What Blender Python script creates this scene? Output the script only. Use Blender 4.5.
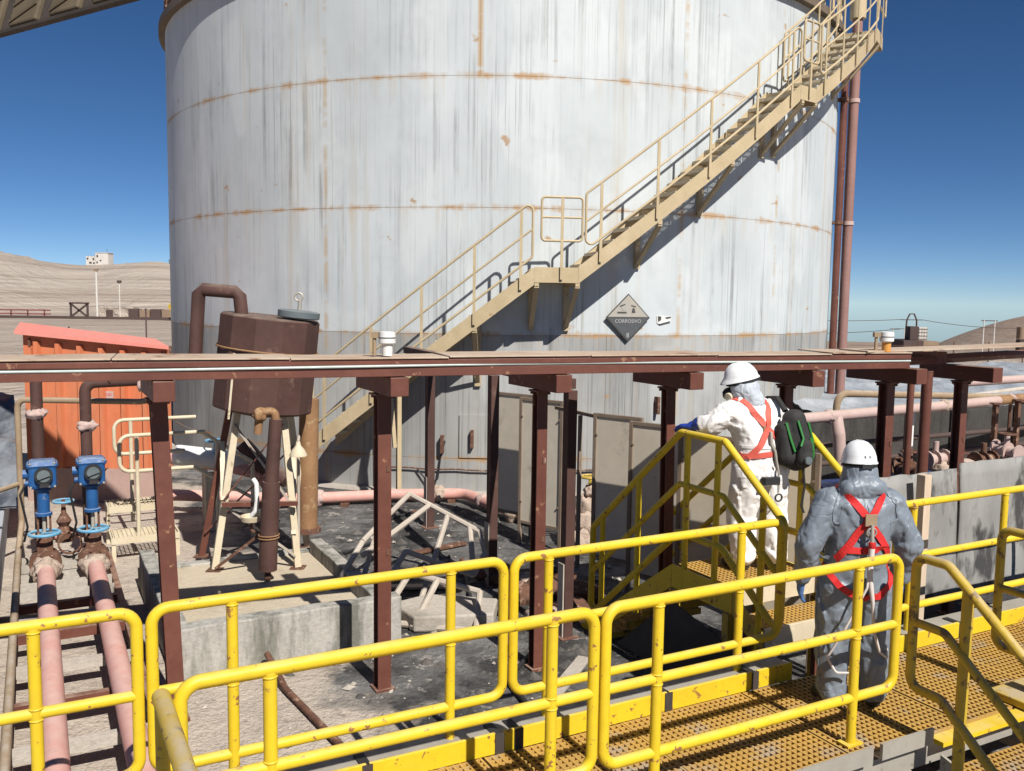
import bpy, bmesh, math, random
import numpy as np
from mathutils import Vector, Matrix, noise
from mathutils.bvhtree import BVHTree

for _o in list(bpy.data.objects): bpy.data.objects.remove(_o, do_unlink=True)
SC = bpy.context.scene
COL = SC.collection
R = math.radians
rng = random.Random(7)

# ------------------------------------------------------------------ camera
cam_d = bpy.data.cameras.new('camera'); cam = bpy.data.objects.new('camera', cam_d); COL.objects.link(cam)
cam_d.sensor_width = 36.0; cam_d.lens = 31.64
cam_d.clip_start = 0.05; cam_d.clip_end = 60000
cam.matrix_world = Matrix.Translation((0, 0, 3.3)) @ Matrix.Rotation(R(90 - 5.5), 4, 'X') @ Matrix.Rotation(R(0.8), 4, 'Z')
SC.camera = cam

# ------------------------------------------------------------------ sky and sun
SUN_AZ = 150.0      # clockwise from +Y, so behind the camera and to the right
SUN_EL = 45.5
world = bpy.data.worlds.new('World'); SC.world = world; world.use_nodes = True
wn = world.node_tree.nodes; wl = world.node_tree.links
bg = wn['Background']
sky = wn.new('ShaderNodeTexSky'); sky.sky_type = 'NISHITA'; sky.sun_disc = False
sky.sun_elevation = R(SUN_EL); sky.sun_rotation = R(SUN_AZ)
sky.altitude = 3500; sky.air_density = 0.65; sky.dust_density = 0.0; sky.ozone_density = 2.2
hs = wn.new('ShaderNodeHueSaturation'); hs.inputs['Hue'].default_value = 0.501; hs.inputs['Saturation'].default_value = 1.2
wl.new(sky.outputs[0], hs.inputs['Color']); wl.new(hs.outputs[0], bg.inputs[0]); bg.inputs[1].default_value = 0.062
sd = bpy.data.lights.new('sun', 'SUN'); sun = bpy.data.objects.new('sun', sd); COL.objects.link(sun)
sd.energy = 5.0; sd.angle = R(0.5); sd.color = (1.0, 0.965, 0.91)
ts = Vector((math.sin(R(SUN_AZ)) * math.cos(R(SUN_EL)), math.cos(R(SUN_AZ)) * math.cos(R(SUN_EL)), math.sin(R(SUN_EL))))
sun.rotation_euler = ts.to_track_quat('Z', 'Y').to_euler(); sun.location = (6, -8, 20)
vs = SC.view_settings
vs.view_transform = 'Standard'; vs.look = 'None'; vs.exposure = 0.42; vs.gamma = 1.0; vs.use_curve_mapping = False

# ------------------------------------------------------------------ helpers: plant grid
AX = R(28.0)
U = Vector((math.cos(AX), math.sin(AX), 0)); V = Vector((-math.sin(AX), math.cos(AX), 0)); Z = Vector((0, 0, 1))
def P(a, b, z=0.0):
    return U * a + V * b + Z * z

# ------------------------------------------------------------------ helpers: materials
def nd(nt, t, **kw):
    n = nt.nodes.new(t)
    for k, v in kw.items(): setattr(n, k, v)
    return n
def mixc(nt, fac, a, b, blend='MIX'):
    m = nd(nt, 'ShaderNodeMix', data_type='RGBA', blend_type=blend)
    for i, x in ((0, fac), (6, a), (7, b)):
        if hasattr(x, 'node'): nt.links.new(x, m.inputs[i])
        elif isinstance(x, (int, float)): m.inputs[i].default_value = x
        else: m.inputs[i].default_value = (*x, 1)
    return m.outputs[2]
def ramp(nt, src, lo, hi, a=0.0, b=1.0):
    m = nd(nt, 'ShaderNodeMapRange'); m.clamp = True
    nt.links.new(src, m.inputs[0])
    for i, x in ((1, lo), (2, hi), (3, a), (4, b)): m.inputs[i].default_value = x
    return m.outputs[0]
def noi(nt, vec, scale, detail=4, rough=0.55):
    n = nd(nt, 'ShaderNodeTexNoise'); n.inputs['Scale'].default_value = scale
    n.inputs['Detail'].default_value = min(detail, 4.5); n.inputs['Roughness'].default_value = rough
    nt.links.new(vec, n.inputs['Vector']); return n.outputs['Fac']
def mth(nt, op, a, b=None, c=None):
    m = nd(nt, 'ShaderNodeMath', operation=op)
    for i, x in enumerate((a, b, c)):
        if x is None: continue
        if hasattr(x, 'node'): nt.links.new(x, m.inputs[i])
        else: m.inputs[i].default_value = x
    return m.outputs[0]
def vscale(nt, vec, s):
    m = nd(nt, 'ShaderNodeVectorMath', operation='MULTIPLY'); nt.links.new(vec, m.inputs[0]); m.inputs[1].default_value = s
    return m.outputs[0]
def newmat(name):
    m = bpy.data.materials.new(name); m.use_nodes = True
    nt = m.node_tree; b = nt.nodes['Principled BSDF']
    geo = nd(nt, 'ShaderNodeNewGeometry')
    return m, nt, b, geo.outputs['Position']
def bump(nt, b, h, strength, dist):
    n = nd(nt, 'ShaderNodeBump'); n.inputs['Strength'].default_value = strength; n.inputs['Distance'].default_value = dist
    nt.links.new(h, n.inputs['Height']); nt.links.new(n.outputs[0], b.inputs['Normal'])
def weathered(name, c1, c2, scale=3.0, rough=0.6, metal=0.0, stretch=(1, 1, 1), bmp=0.15, bscale=60, bdist=0.004,
              spots=None, sscale=14, sth=(0.62, 0.7), dust=None, scratch=None):
    """paint or metal: c1/c2 mixed by noise, worn spots, dust lying on upward faces"""
    m, nt, b, pos = newmat(name)
    pv = vscale(nt, pos, stretch)
    f = ramp(nt, noi(nt, pv, scale, 6, 0.62), 0.32, 0.7)
    c = mixc(nt, f, c1, c2)
    fine = ramp(nt, noi(nt, pv, scale * 9, 3), 0.3, 0.75)
    c = mixc(nt, mth(nt, 'MULTIPLY', fine, 0.25), c, tuple(x * 0.55 for x in c1))
    if spots is not None:
        s = ramp(nt, noi(nt, pv, sscale, 7, 0.68), sth[0], sth[1])
        c = mixc(nt, s, c, spots)
    if scratch is not None:
        s = ramp(nt, noi(nt, vscale(nt, pos, (1, 1, 0.12)), 34, 4, 0.6), 0.64, 0.72)
        c = mixc(nt, s, c, scratch)
    if dust is not None:
        geo = nd(nt, 'ShaderNodeNewGeometry'); sp = nd(nt, 'ShaderNodeSeparateXYZ'); nt.links.new(geo.outputs['Normal'], sp.inputs[0])
        up = ramp(nt, sp.outputs[2], 0.45, 0.98)
        dn = ramp(nt, noi(nt, pos, 7, 5), 0.3, 0.65)
        c = mixc(nt, mth(nt, 'MULTIPLY', mth(nt, 'MULTIPLY', up, dn), 0.8), c, dust)
    nt.links.new(c, b.inputs['Base Color'])
    b.inputs['Metallic'].default_value = metal
    rr = ramp(nt, noi(nt, pos, scale * 4, 4), 0.2, 0.8, max(rough - 0.13, 0.05), min(rough + 0.13, 1))
    nt.links.new(rr, b.inputs['Roughness'])
    b.inputs['Specular IOR Level'].default_value = 0.35
    if bmp: bump(nt, b, noi(nt, pv, bscale, 5, 0.6), bmp, bdist)
    return m
DUST = (0.42, 0.36, 0.29)
M = {}
M['brown'] = weathered('brown_steel_paint', (0.115, 0.040, 0.028), (0.16, 0.058, 0.038), 2.2, 0.55, spots=(0.27, 0.14, 0.08), sscale=9, sth=(0.635, 0.67), dust=(0.36, 0.26, 0.19))
M['brown2'] = weathered('brown_insulation', (0.062, 0.030, 0.024), (0.10, 0.050, 0.038), 1.8, 0.7, spots=(0.17, 0.10, 0.075), sscale=5, sth=(0.6, 0.75), dust=(0.25, 0.19, 0.15))
M['rustcol'] = weathered('rusted_ochre_steel', (0.30, 0.17, 0.08), (0.20, 0.095, 0.045), 3, 0.8, spots=(0.40, 0.28, 0.15), sscale=6, sth=(0.55, 0.7))
M['yellow'] = weathered('yellow_rail_paint', (0.70, 0.495, 0.018), (0.62, 0.43, 0.022), 2.5, 0.5, bmp=0.12, spots=(0.27, 0.13, 0.045), sscale=13, sth=(0.615, 0.645), dust=(0.66, 0.50, 0.16))
M['yellow_dirty_shade'] = weathered('dirty_shaded_yellow_paint', (0.54, 0.37, 0.03), (0.43, 0.285, 0.04), 4, 0.55, spots=(0.16, 0.10, 0.04), sscale=12, sth=(0.56, 0.64), dust=DUST)  # dirt, plus the rails' own shade put into the darker yellow
M['cream'] = weathered('cream_stair_paint', (0.53, 0.42, 0.26), (0.43, 0.335, 0.195), 2.5, 0.55, spots=(0.25, 0.14, 0.06), sscale=9, sth=(0.66, 0.74))
M['pale'] = weathered('pale_cream_paint', (0.62, 0.54, 0.39), (0.52, 0.43, 0.29), 3, 0.6, spots=(0.30, 0.17, 0.08), sscale=12, sth=(0.64, 0.72))
M['white_frame'] = weathered('dusty_white_tube', (0.48, 0.42, 0.35), (0.37, 0.31, 0.25), 4, 0.75, spots=(0.28, 0.2, 0.14), sscale=12, sth=(0.62, 0.72))
M['grating'] = weathered('tan_moulded_grating', (0.50, 0.30, 0.07), (0.41, 0.245, 0.07), 3, 0.7, spots=(0.36, 0.29, 0.21), sscale=3.5, sth=(0.54, 0.70), bmp=0)
M['steel'] = weathered('dusty_galvanised_steel', (0.42, 0.39, 0.33), (0.34, 0.31, 0.26), 4, 0.55, metal=0.2, spots=(0.22, 0.16, 0.1), sscale=10)
M['orange'] = weathered('faded_orange_sheet', (0.58, 0.165, 0.07), (0.52, 0.185, 0.09), 1.6, 0.6, stretch=(1, 1, 0.35), spots=(0.36, 0.12, 0.06), sscale=6, sth=(0.6, 0.75))
M['salmon'] = weathered('faded_salmon_roof', (0.72, 0.24, 0.19), (0.66, 0.27, 0.21), 1.2, 0.65)
M['pinkwall'] = weathered('dusty_pink_plinth', (0.44, 0.30, 0.25), (0.38, 0.25, 0.21), 2, 0.85)
M['pink'] = weathered('faded_salmon_pipe', (0.62, 0.29, 0.235), (0.55, 0.33, 0.28), 2.2, 0.6, spots=(0.36, 0.22, 0.17), sscale=8, sth=(0.6, 0.74), dust=(0.60, 0.40, 0.34))
M['riser'] = weathered('dull_brown_pink_riser', (0.30, 0.165, 0.14), (0.24, 0.13, 0.11), 1.6, 0.65)
M['pinkpale'] = weathered('chalky_pink_pipe', (0.50, 0.36, 0.32), (0.43, 0.30, 0.26), 2.2, 0.7, dust=DUST)
M['pipe_ochre'] = weathered('ochre_dusty_pipe', (0.33, 0.24, 0.15), (0.25, 0.17, 0.10), 3, 0.7, dust=DUST)
M['rust'] = weathered('flaking_rust', (0.16, 0.075, 0.045), (0.09, 0.045, 0.03), 9, 0.85, bmp=0.5, bscale=35, bdist=0.01, spots=(0.36, 0.24, 0.17), sscale=11, sth=(0.55, 0.68))
M['crust'] = weathered('salt_crust', (0.50, 0.40, 0.32), (0.34, 0.24, 0.18), 14, 0.95, bmp=0.8, bscale=30, bdist=0.02)
M['blue'] = weathered('blue_actuator_paint', (0.012, 0.068, 0.20), (0.02, 0.095, 0.26), 4, 0.45, spots=(0.13, 0.16, 0.2), sscale=16, sth=(0.62, 0.7), dust=(0.30, 0.36, 0.44))
M['lblue'] = weathered('light_blue_wheel', (0.10, 0.30, 0.47), (0.13, 0.33, 0.48), 6, 0.5, dust=(0.45, 0.5, 0.52))
M['black'] = weathered('black_rubber', (0.02, 0.02, 0.021), (0.03, 0.03, 0.03), 6, 0.6, bmp=0)
M['blackplate'] = weathered('shade_black_plate', (0.03, 0.028, 0.027), (0.06, 0.055, 0.05), 3, 0.75, dust=(0.09, 0.08, 0.075))
M['panel'] = weathered('beige_frp_panel', (0.64, 0.565, 0.45), (0.57, 0.50, 0.39), 0.9, 0.55, spots=(0.30, 0.24, 0.17), sscale=2.5, sth=(0.6, 0.8), bmp=0.05)
M['panelframe'] = weathered('weathered_angle_frame', (0.25, 0.19, 0.14), (0.18, 0.13, 0.09), 5, 0.75)
M['board'] = weathered('stained_grey_board', (0.30, 0.29, 0.27), (0.19, 0.185, 0.175), 2.2, 0.8, stretch=(1, 1, 0.5), spots=(0.05, 0.048, 0.046), sscale=2.1, sth=(0.505, 0.60), scratch=(0.17, 0.15, 0.12))
M['timber'] = weathered('pale_timber', (0.60, 0.47, 0.35), (0.52, 0.40, 0.29), 4, 0.8, stretch=(8, 8, 0.6))
M['helmet'] = weathered('white_helmet_plastic', (0.80, 0.80, 0.79), (0.76, 0.76, 0.75), 5, 0.3, bmp=0)
M['red'] = weathered('red_webbing', (0.62, 0.022, 0.022), (0.55, 0.03, 0.025), 8, 0.6, bmp=0.2, bscale=300, bdist=0.001)
M['redfade'] = weathered('faded_red_webbing', (0.60, 0.09, 0.06), (0.66, 0.14, 0.10), 8, 0.65, bmp=0.2, bscale=300, bdist=0.001)
M['glove'] = weathered('blue_rubber_glove', (0.02, 0.045, 0.27), (0.025, 0.06, 0.33), 6, 0.45, bmp=0.2, bscale=40)
M['glove2'] = weathered('light_blue_glove', (0.10, 0.20, 0.42), (0.08, 0.16, 0.36), 6, 0.45, bmp=0.2, bscale=40)
M['boot'] = weathered('dark_boot', (0.035, 0.03, 0.027), (0.06, 0.05, 0.042), 8, 0.6, dust=(0.2, 0.17, 0.14))
M['skin'] = weathered('skin', (0.42, 0.24, 0.165), (0.38, 0.21, 0.145), 8, 0.5, bmp=0.05)
M['green'] = weathered('green_trim', (0.03, 0.22, 0.04), (0.035, 0.18, 0.04), 8, 0.6)
M['pack'] = weathered('black_pack_fabric', (0.022, 0.022, 0.021), (0.045, 0.042, 0.038), 6, 0.8, bmp=0.3, bscale=120)
M['rope'] = weathered('pale_lanyard', (0.66, 0.60, 0.56), (0.6, 0.52, 0.48), 20, 0.8)
M['lidgrey'] = weathered('slate_grey_lid', (0.10, 0.125, 0.13), (0.14, 0.16, 0.165), 4, 0.5, dust=(0.2, 0.21, 0.21))
M['white'] = weathered('white_plastic', (0.74, 0.73, 0.70), (0.64, 0.62, 0.58), 5, 0.5)
M['cable'] = weathered('pale_green_conduit', (0.50, 0.56, 0.52), (0.42, 0.47, 0.43), 3, 0.5)
M['decktop'] = weathered('dusty_deck_plate', (0.50, 0.40, 0.30), (0.38, 0.26, 0.18), 1.6, 0.8, spots=(0.22, 0.11, 0.07), sscale=4, sth=(0.58, 0.7))
M['bluetarp'] = weathered('blue_sheet', (0.012, 0.055, 0.25), (0.02, 0.07, 0.28), 2, 0.5)
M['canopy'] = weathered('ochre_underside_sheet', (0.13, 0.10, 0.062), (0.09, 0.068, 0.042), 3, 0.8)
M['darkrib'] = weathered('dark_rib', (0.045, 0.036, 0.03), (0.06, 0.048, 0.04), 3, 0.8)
M['farwhite'] = weathered('far_white_wall', (0.62, 0.58, 0.52), (0.54, 0.5, 0.45), 0.3, 0.8, bmp=0)
M['fardark'] = weathered('far_dark_steel', (0.07, 0.045, 0.04), (0.09, 0.06, 0.05), 0.4, 0.8, bmp=0)
M['farred'] = weathered('far_red_steel', (0.24, 0.08, 0.075), (0.2, 0.08, 0.07), 0.4, 0.8, bmp=0)
M['farbrown'] = weathered('far_brown_wall', (0.27, 0.185, 0.125), (0.22, 0.15, 0.10), 0.4, 0.85, bmp=0)
M['glassdark'] = weathered('dark_glass', (0.03, 0.035, 0.04), (0.04, 0.045, 0.05), 1, 0.2, bmp=0)
M['lampamber'] = weathered('amber_lens', (0.65, 0.30, 0.07), (0.6, 0.26, 0.06), 5, 0.3, bmp=0)

def concrete(name, c1, c2, stain, sc=1.0, sth=(0.5, 0.7), streak=False):
    m, nt, b, pos = newmat(name)
    c = mixc(nt, ramp(nt, noi(nt, pos, 1.3 * sc, 7, 0.65), 0.3, 0.7), c1, c2)
    c = mixc(nt, mth(nt, 'MULTIPLY', ramp(nt, noi(nt, pos, 24 * sc, 5, 0.7), 0.45, 0.75), 0.5), c, tuple(x * 0.6 for x in c2))
    if streak:
        s = ramp(nt, noi(nt, vscale(nt, pos, (1, 1, 0.22)), 5 * sc, 6, 0.65), sth[0], sth[1])
    else:
        s = ramp(nt, noi(nt, pos, 0.8 * sc, 8, 0.68), sth[0], sth[1])
    c = mixc(nt, mth(nt, 'MULTIPLY', s, 0.85), c, stain)
    nt.links.new(c, b.inputs['Base Color']); b.inputs['Roughness'].default_value = 0.9
    b.inputs['Specular IOR Level'].default_value = 0.2
    h = mth(nt, 'ADD', noi(nt, pos, 18, 8, 0.7), mth(nt, 'MULTIPLY', noi(nt, pos, 4, 5, 0.6), 1.5))
    bump(nt, b, h, 0.5, 0.02)
    return m
M['concrete'] = concrete('pale_concrete', (0.47, 0.42, 0.36), (0.38, 0.335, 0.285), (0.20, 0.175, 0.14), 1.0, (0.55, 0.75))
M['concwall'] = concrete('stained_concrete_wall', (0.42, 0.395, 0.35), (0.34, 0.32, 0.285), (0.12, 0.12, 0.095), 1.0, (0.44, 0.62), True)
M['padfloor'] = concrete('sandy_pad_floor', (0.52, 0.44, 0.33), (0.44, 0.37, 0.27), (0.28, 0.22, 0.14), 2.2, (0.56, 0.72))
M['leftwall'] = concrete('blue_grey_coping', (0.40, 0.42, 0.44), (0.34, 0.355, 0.37), (0.2, 0.2, 0.2), 1.5, (0.55, 0.75))
M['darkwall'] = concrete('dark_basin_wall', (0.07, 0.064, 0.058), (0.05, 0.046, 0.042), (0.025, 0.023, 0.021), 1.0, (0.45, 0.7), True)

# bund floor: grey concrete with black spillage and pale dust
def floor_mat():
    m, nt, b, pos = newmat('spill_stained_floor')
    c = mixc(nt, ramp(nt, noi(nt, pos, 1.6, 7, 0.66), 0.3, 0.7), (0.215, 0.205, 0.195), (0.12, 0.116, 0.112))
    sep = nd(nt, 'ShaderNodeSeparateXYZ'); nt.links.new(pos, sep.inputs[0])
    # plant-grid a coordinate: left strip is pale dusty concrete, the middle is blackened by spillage
    a = mth(nt, 'ADD', mth(nt, 'MULTIPLY', sep.outputs[0], U.x), mth(nt, 'MULTIPLY', sep.outputs[1], U.y))
    an = mth(nt, 'ADD', a, ramp(nt, noi(nt, pos, 1.1, 6, 0.62), 0.25, 0.75, -0.75, 0.75))
    blk = ramp(nt, noi(nt, pos, 1.0, 8, 0.72), 0.40, 0.56)
    c = mixc(nt, mth(nt, 'MULTIPLY', blk, 0.92), c, (0.03, 0.029, 0.028))
    c = mixc(nt, ramp(nt, noi(nt, pos, 3.1, 8, 0.78), 0.575, 0.64, 0, 0.8), c, (0.38, 0.345, 0.305))
    dusty = mixc(nt, ramp(nt, noi(nt, pos, 2.0, 7, 0.65), 0.3, 0.7), (0.54, 0.46, 0.375), (0.43, 0.36, 0.295))
    dusty = mixc(nt, ramp(nt, noi(nt, pos, 5.5, 8, 0.7), 0.60, 0.70), dusty, (0.23, 0.19, 0.16))
    c = mixc(nt, ramp(nt, an, 6.2, 6.9, 0, 0.85), c, (0.045, 0.042, 0.04))
    left = ramp(nt, an, 2.0, 2.55, 1, 0)
    c = mixc(nt, left, c, dusty)
    c = mixc(nt, mth(nt, 'MULTIPLY', ramp(nt, noi(nt, pos, 42, 4, 0.7), 0.45, 0.75), 0.45), c, (0.12, 0.11, 0.1))
    nt.links.new(c, b.inputs['Base Color'])
    b.inputs['Roughness'].default_value = 0.88; b.inputs['Specular IOR Level'].default_value = 0.3
    h = mth(nt, 'ADD', noi(nt, pos, 22, 8, 0.72), mth(nt, 'MULTIPLY', noi(nt, pos, 3.5, 6, 0.65), 2.0))
    bump(nt, b, h, 0.8, 0.045)
    return m
M['floor'] = floor_mat()

def terrain_mat():
    m, nt, b, pos = newmat('desert_ground')
    c = mixc(nt, ramp(nt, noi(nt, pos, 0.012, 8, 0.65), 0.35, 0.68), (0.37, 0.305, 0.25), (0.30, 0.24, 0.195))
    # benches and tracks on the heap run along the contour lines
    sep = nd(nt, 'ShaderNodeSeparateXYZ'); nt.links.new(pos, sep.inputs[0])
    band = noi(nt, vscale(nt, pos, (0.004, 0.004, 0.42)), 1.0, 5, 0.7)
    c = mixc(nt, ramp(nt, band, 0.42, 0.56, 0, 0.7), c, (0.46, 0.40, 0.335))
    c = mixc(nt, ramp(nt, noi(nt, vscale(nt, pos, (0.009, 0.009, 1.7)), 1.0, 6, 0.75), 0.52, 0.62, 0, 0.7), c, (0.23, 0.18, 0.145))
    c = mixc(nt, ramp(nt, noi(nt, pos, 0.25, 6, 0.7), 0.55, 0.75, 0, 0.35), c, (0.30, 0.24, 0.19))
    c = mixc(nt, ramp(nt, sep.outputs[0], 250, 420, 0, 0.75), c, (0.225, 0.16, 0.12))   # the hill east of the plant is of browner rock
    nt.links.new(c, b.inputs['Base Color']); b.inputs['Roughness'].default_value = 0.95
    b.inputs['Specular IOR Level'].default_value = 0.1
    bump(nt, b, mth(nt, 'ADD', noi(nt, pos, 0.6, 8, 0.7), mth(nt, 'MULTIPLY', noi(nt, pos, 0.07, 5, 0.65), 4.0)), 0.9, 0.8)
    return m
M['terrain'] = terrain_mat()

def liner_mat(name, c1, c2, rough):
    m, nt, b, pos = newmat(name)
    w = noi(nt, vscale(nt, pos, (1, 0.55, 1)), 1.6, 7, 0.72)
    c = mixc(nt, ramp(nt, w, 0.4, 0.62), c1, c2)
    nt.links.new(c, b.inputs['Base Color']); b.inputs['Roughness'].default_value = rough
    b.inputs['Specular IOR Level'].default_value = 0.6
    bump(nt, b, noi(nt, vscale(nt, pos, (1, 0.4, 1)), 1.5, 3, 0.55), 0.9, 0.22)
    return m
M['liner'] = liner_mat('wrinkled_pond_liner', (0.27, 0.29, 0.31), (0.38, 0.395, 0.41), 0.45)
M['liner_dark'] = liner_mat('dark_wrinkled_liner', (0.06, 0.065, 0.075), (0.20, 0.215, 0.23), 0.32)

TC = Vector((-0.30, 22.8, 0)); TR = 7.8
def tank_mat(name, weather):
    """white tank paint: run marks down the shell, rust bleeding from the weld seams"""
    m, nt, b, pos = newmat(name)
    rel = nd(nt, 'ShaderNodeVectorMath', operation='SUBTRACT'); nt.links.new(pos, rel.inputs[0]); rel.inputs[1].default_value = TC
    sep = nd(nt, 'ShaderNodeSeparateXYZ'); nt.links.new(rel.outputs[0], sep.inputs[0])
    ang = mth(nt, 'ARCTAN2', sep.outputs[0], mth(nt, 'MULTIPLY', sep.outputs[1], -1.0))
    arc = mth(nt, 'MULTIPLY', ang, TR); zz = sep.outputs[2]
    def uv(sa, sz, off=0.0):
        cb = nd(nt, 'ShaderNodeCombineXYZ')
        nt.links.new(mth(nt, 'MULTIPLY', arc, sa), cb.inputs[0]); nt.links.new(mth(nt, 'MULTIPLY', zz, sz), cb.inputs[1])
        cb.inputs[2].default_value = off; return cb.outputs[0]
    base1, base2 = ((0.525, 0.555, 0.555), (0.44, 0.468, 0.47)) if not weather else ((0.36, 0.355, 0.335), (0.26, 0.26, 0.25))
    c = mixc(nt, ramp(nt, noi(nt, uv(0.5, 0.33), 1.0, 5, 0.6), 0.35, 0.65), base1, base2)
    # repainted blocks, brighter and cleaner
    c = mixc(nt, ramp(nt, noi(nt, uv(0.75, 0.30, 9.0), 1.0, 2, 0.4), 0.53, 0.56, 0, 0.45), c, (0.585, 0.605, 0.595) if not weather else (0.47, 0.475, 0.46))
    blot = ramp(nt, noi(nt, uv(0.9, 0.75, 14.0), 1.0, 4.5, 0.65), 0.52, 0.70, 0, 0.38)
    c = mixc(nt, blot, c, (0.36, 0.385, 0.39) if not weather else (0.22, 0.22, 0.21))
    dirty = ramp(nt, noi(nt, uv(0.55, 0.28, 3.0), 1.0, 4, 0.62), 0.38 if not weather else 0.28, 0.60)
    # drips: start at some height and fade out downwards
    top = ramp(nt, noi(nt, uv(2.6, 0.55, 17.0), 1.0, 4, 0.65), 0.42, 0.60)
    s1 = mth(nt, 'MULTIPLY', mth(nt, 'MULTIPLY', ramp(nt, noi(nt, uv(9.0, 0.10), 1.0, 4.5, 0.72), 0.50, 0.66), dirty), top)
    c = mixc(nt, mth(nt, 'MULTIPLY', s1, 0.95), c, (0.205, 0.215, 0.21) if not weather else (0.13, 0.128, 0.118))
    s2 = mth(nt, 'MULTIPLY', mth(nt, 'MULTIPLY', ramp(nt, noi(nt, uv(24, 0.22, 5.0), 1.0, 4, 0.7), 0.55, 0.68), dirty), 0.75 if not weather else 0.9)
    c = mixc(nt, s2, c, (0.24, 0.245, 0.235) if not weather else (0.12, 0.115, 0.105))
    s3 = mth(nt, 'MULTIPLY', ramp(nt, noi(nt, uv(2.3, 0.07, 2.0), 1.0, 4.5, 0.68), 0.57, 0.70), 0.45 if not weather else 0.6)
    c = mixc(nt, s3, c, (0.44, 0.36, 0.25) if not weather else (0.33, 0.27, 0.19))
    # rust bleeding from a few vertical welds
    for aw in (24.0, -22.0, 41.5):
        da = mth(nt, 'ABSOLUTE', mth(nt, 'SUBTRACT', ang, R(aw)))
        rv = mth(nt, 'MULTIPLY', ramp(nt, da, 0.002, 0.008, 1, 0), ramp(nt, noi(nt, uv(0.6, 1.6, 40 + aw), 1.0, 4.5, 0.7), 0.45, 0.58))
        c = mixc(nt, mth(nt, 'MULTIPLY', rv, 0.6), c, (0.42, 0.29, 0.15))
    da = mth(nt, 'ABSOLUTE', mth(nt, 'SUBTRACT', ang, R(-2.1)))
    rv = mth(nt, 'MULTIPLY', mth(nt, 'MULTIPLY', ramp(nt, da, 0.003, 0.008, 1, 0), ramp(nt, zz, 6.85, 6.95)), ramp(nt, noi(nt, uv(0.6, 2.2, 77), 1.0, 4.5, 0.7), 0.36, 0.5))
    c = mixc(nt, mth(nt, 'MULTIPLY', rv, 0.75), c, (0.42, 0.26, 0.11))
    # rust along the girth seams
    for k, zs in enumerate((0.60, 2.70, 4.79, 6.90)):
        d = mth(nt, 'ABSOLUTE', mth(nt, 'SUBTRACT', zz, zs))
        jit = ramp(nt, noi(nt, uv(2.2, 1.5, 50.0 + k), 1.0, 4.5, 0.7), 0.3, 0.7, -0.035, 0.05)
        near = ramp(nt, mth(nt, 'SUBTRACT', d, jit), 0.004, 0.05, 1, 0)
        nn = ramp(nt, noi(nt, uv(0.9, 0.0, 11.0 + k * 3), 1.0, 6, 0.75), 0.44, 0.56)
        c = mixc(nt, mth(nt, 'MULTIPLY', mth(nt, 'MULTIPLY', near, nn), 0.8), c, (0.40, 0.22, 0.075))
        bl = mth(nt, 'SUBTRACT', zs, zz)
        run = mth(nt, 'MULTIPLY', ramp(nt, bl, 0.0, 0.45, 1, 0), ramp(nt, bl, -0.02, 0.0, 0, 1))
        rn = ramp(nt, noi(nt, uv(5.0, 0.05, 21.0 + k), 1.0, 4, 0.7), 0.52, 0.72)
        c = mixc(nt, mth(nt, 'MULTIPLY', mth(nt, 'MULTIPLY', run, rn), 0.5), c, (0.47, 0.33, 0.18))
    # scattered rust blooms
    sp = ramp(nt, noi(nt, uv(1.9, 2.6, 31.0), 1.0, 7, 0.6), 0.675, 0.72)
    c = mixc(nt, mth(nt, 'MULTIPLY', sp, 0.8), c, (0.36, 0.21, 0.09))
    nt.links.new(c, b.inputs['Base Color'])
    b.inputs['Roughness'].default_value = 0.55; b.inputs['Specular IOR Level'].default_value = 0.3
    bump(nt, b, noi(nt, uv(0.55, 0.5, 2), 1.0, 3, 0.5), 0.35, 0.06)
    return m
M['tank'] = tank_mat('white_tank_paint', False)
M['tank_low'] = tank_mat('bare_weathered_course', True)
M['seamrust'] = weathered('rusty_weld_seam', (0.34, 0.20, 0.09), (0.44, 0.36, 0.27), 1.2, 0.85)
M['rim'] = weathered('dark_rim_angle', (0.13, 0.10, 0.075), (0.17, 0.13, 0.09), 1.5, 0.7)

def suit_mat(name, c1, c2, rough, crease):
    m, nt, b, pos = newmat(name)
    tc = nd(nt, 'ShaderNodeTexCoord').outputs['Object']
    c = mixc(nt, ramp(nt, noi(nt, tc, 5, 6, 0.65), 0.35, 0.68), c1, c2)
    nt.links.new(c, b.inputs['Base Color']); b.inputs['Roughness'].default_value = rough
    b.inputs['Specular IOR Level'].default_value = 0.5
    nz = nd(nt, 'ShaderNodeTexNoise'); nz.inputs['Scale'].default_value = 3; nt.links.new(tc, nz.inputs['Vector'])
    wv = nd(nt, 'ShaderNodeVectorMath', operation='ADD'); nt.links.new(vscale(nt, tc, (1.6, 1.6, 0.7)), wv.inputs[0])
    nt.links.new(vscale(nt, nz.outputs['Color'], (0.5, 0.5, 0.9)), wv.inputs[1])
    rg = mth(nt, 'ABSOLUTE', mth(nt, 'SUBTRACT', noi(nt, wv.outputs[0], 5.5, 1.5, 0.4), 0.5))
    h = mth(nt, 'ADD', ramp(nt, rg, 0, 0.07), mth(nt, 'MULTIPLY', noi(nt, tc, 40, 2, 0.5), 0.12))
    bump(nt, b, h, crease, 0.008)
    return m
M['suit_grey'] = suit_mat('grey_coated_suit', (0.185, 0.213, 0.245), (0.15, 0.172, 0.20), 0.46, 0.35)
M['suit_white'] = suit_mat('white_disposable_suit', (0.78, 0.76, 0.735), (0.72, 0.68, 0.64), 0.75, 0.35)
M['shroud'] = suit_mat('pale_blue_shroud', (0.44, 0.475, 0.51), (0.37, 0.40, 0.43), 0.7, 0.6)

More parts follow.
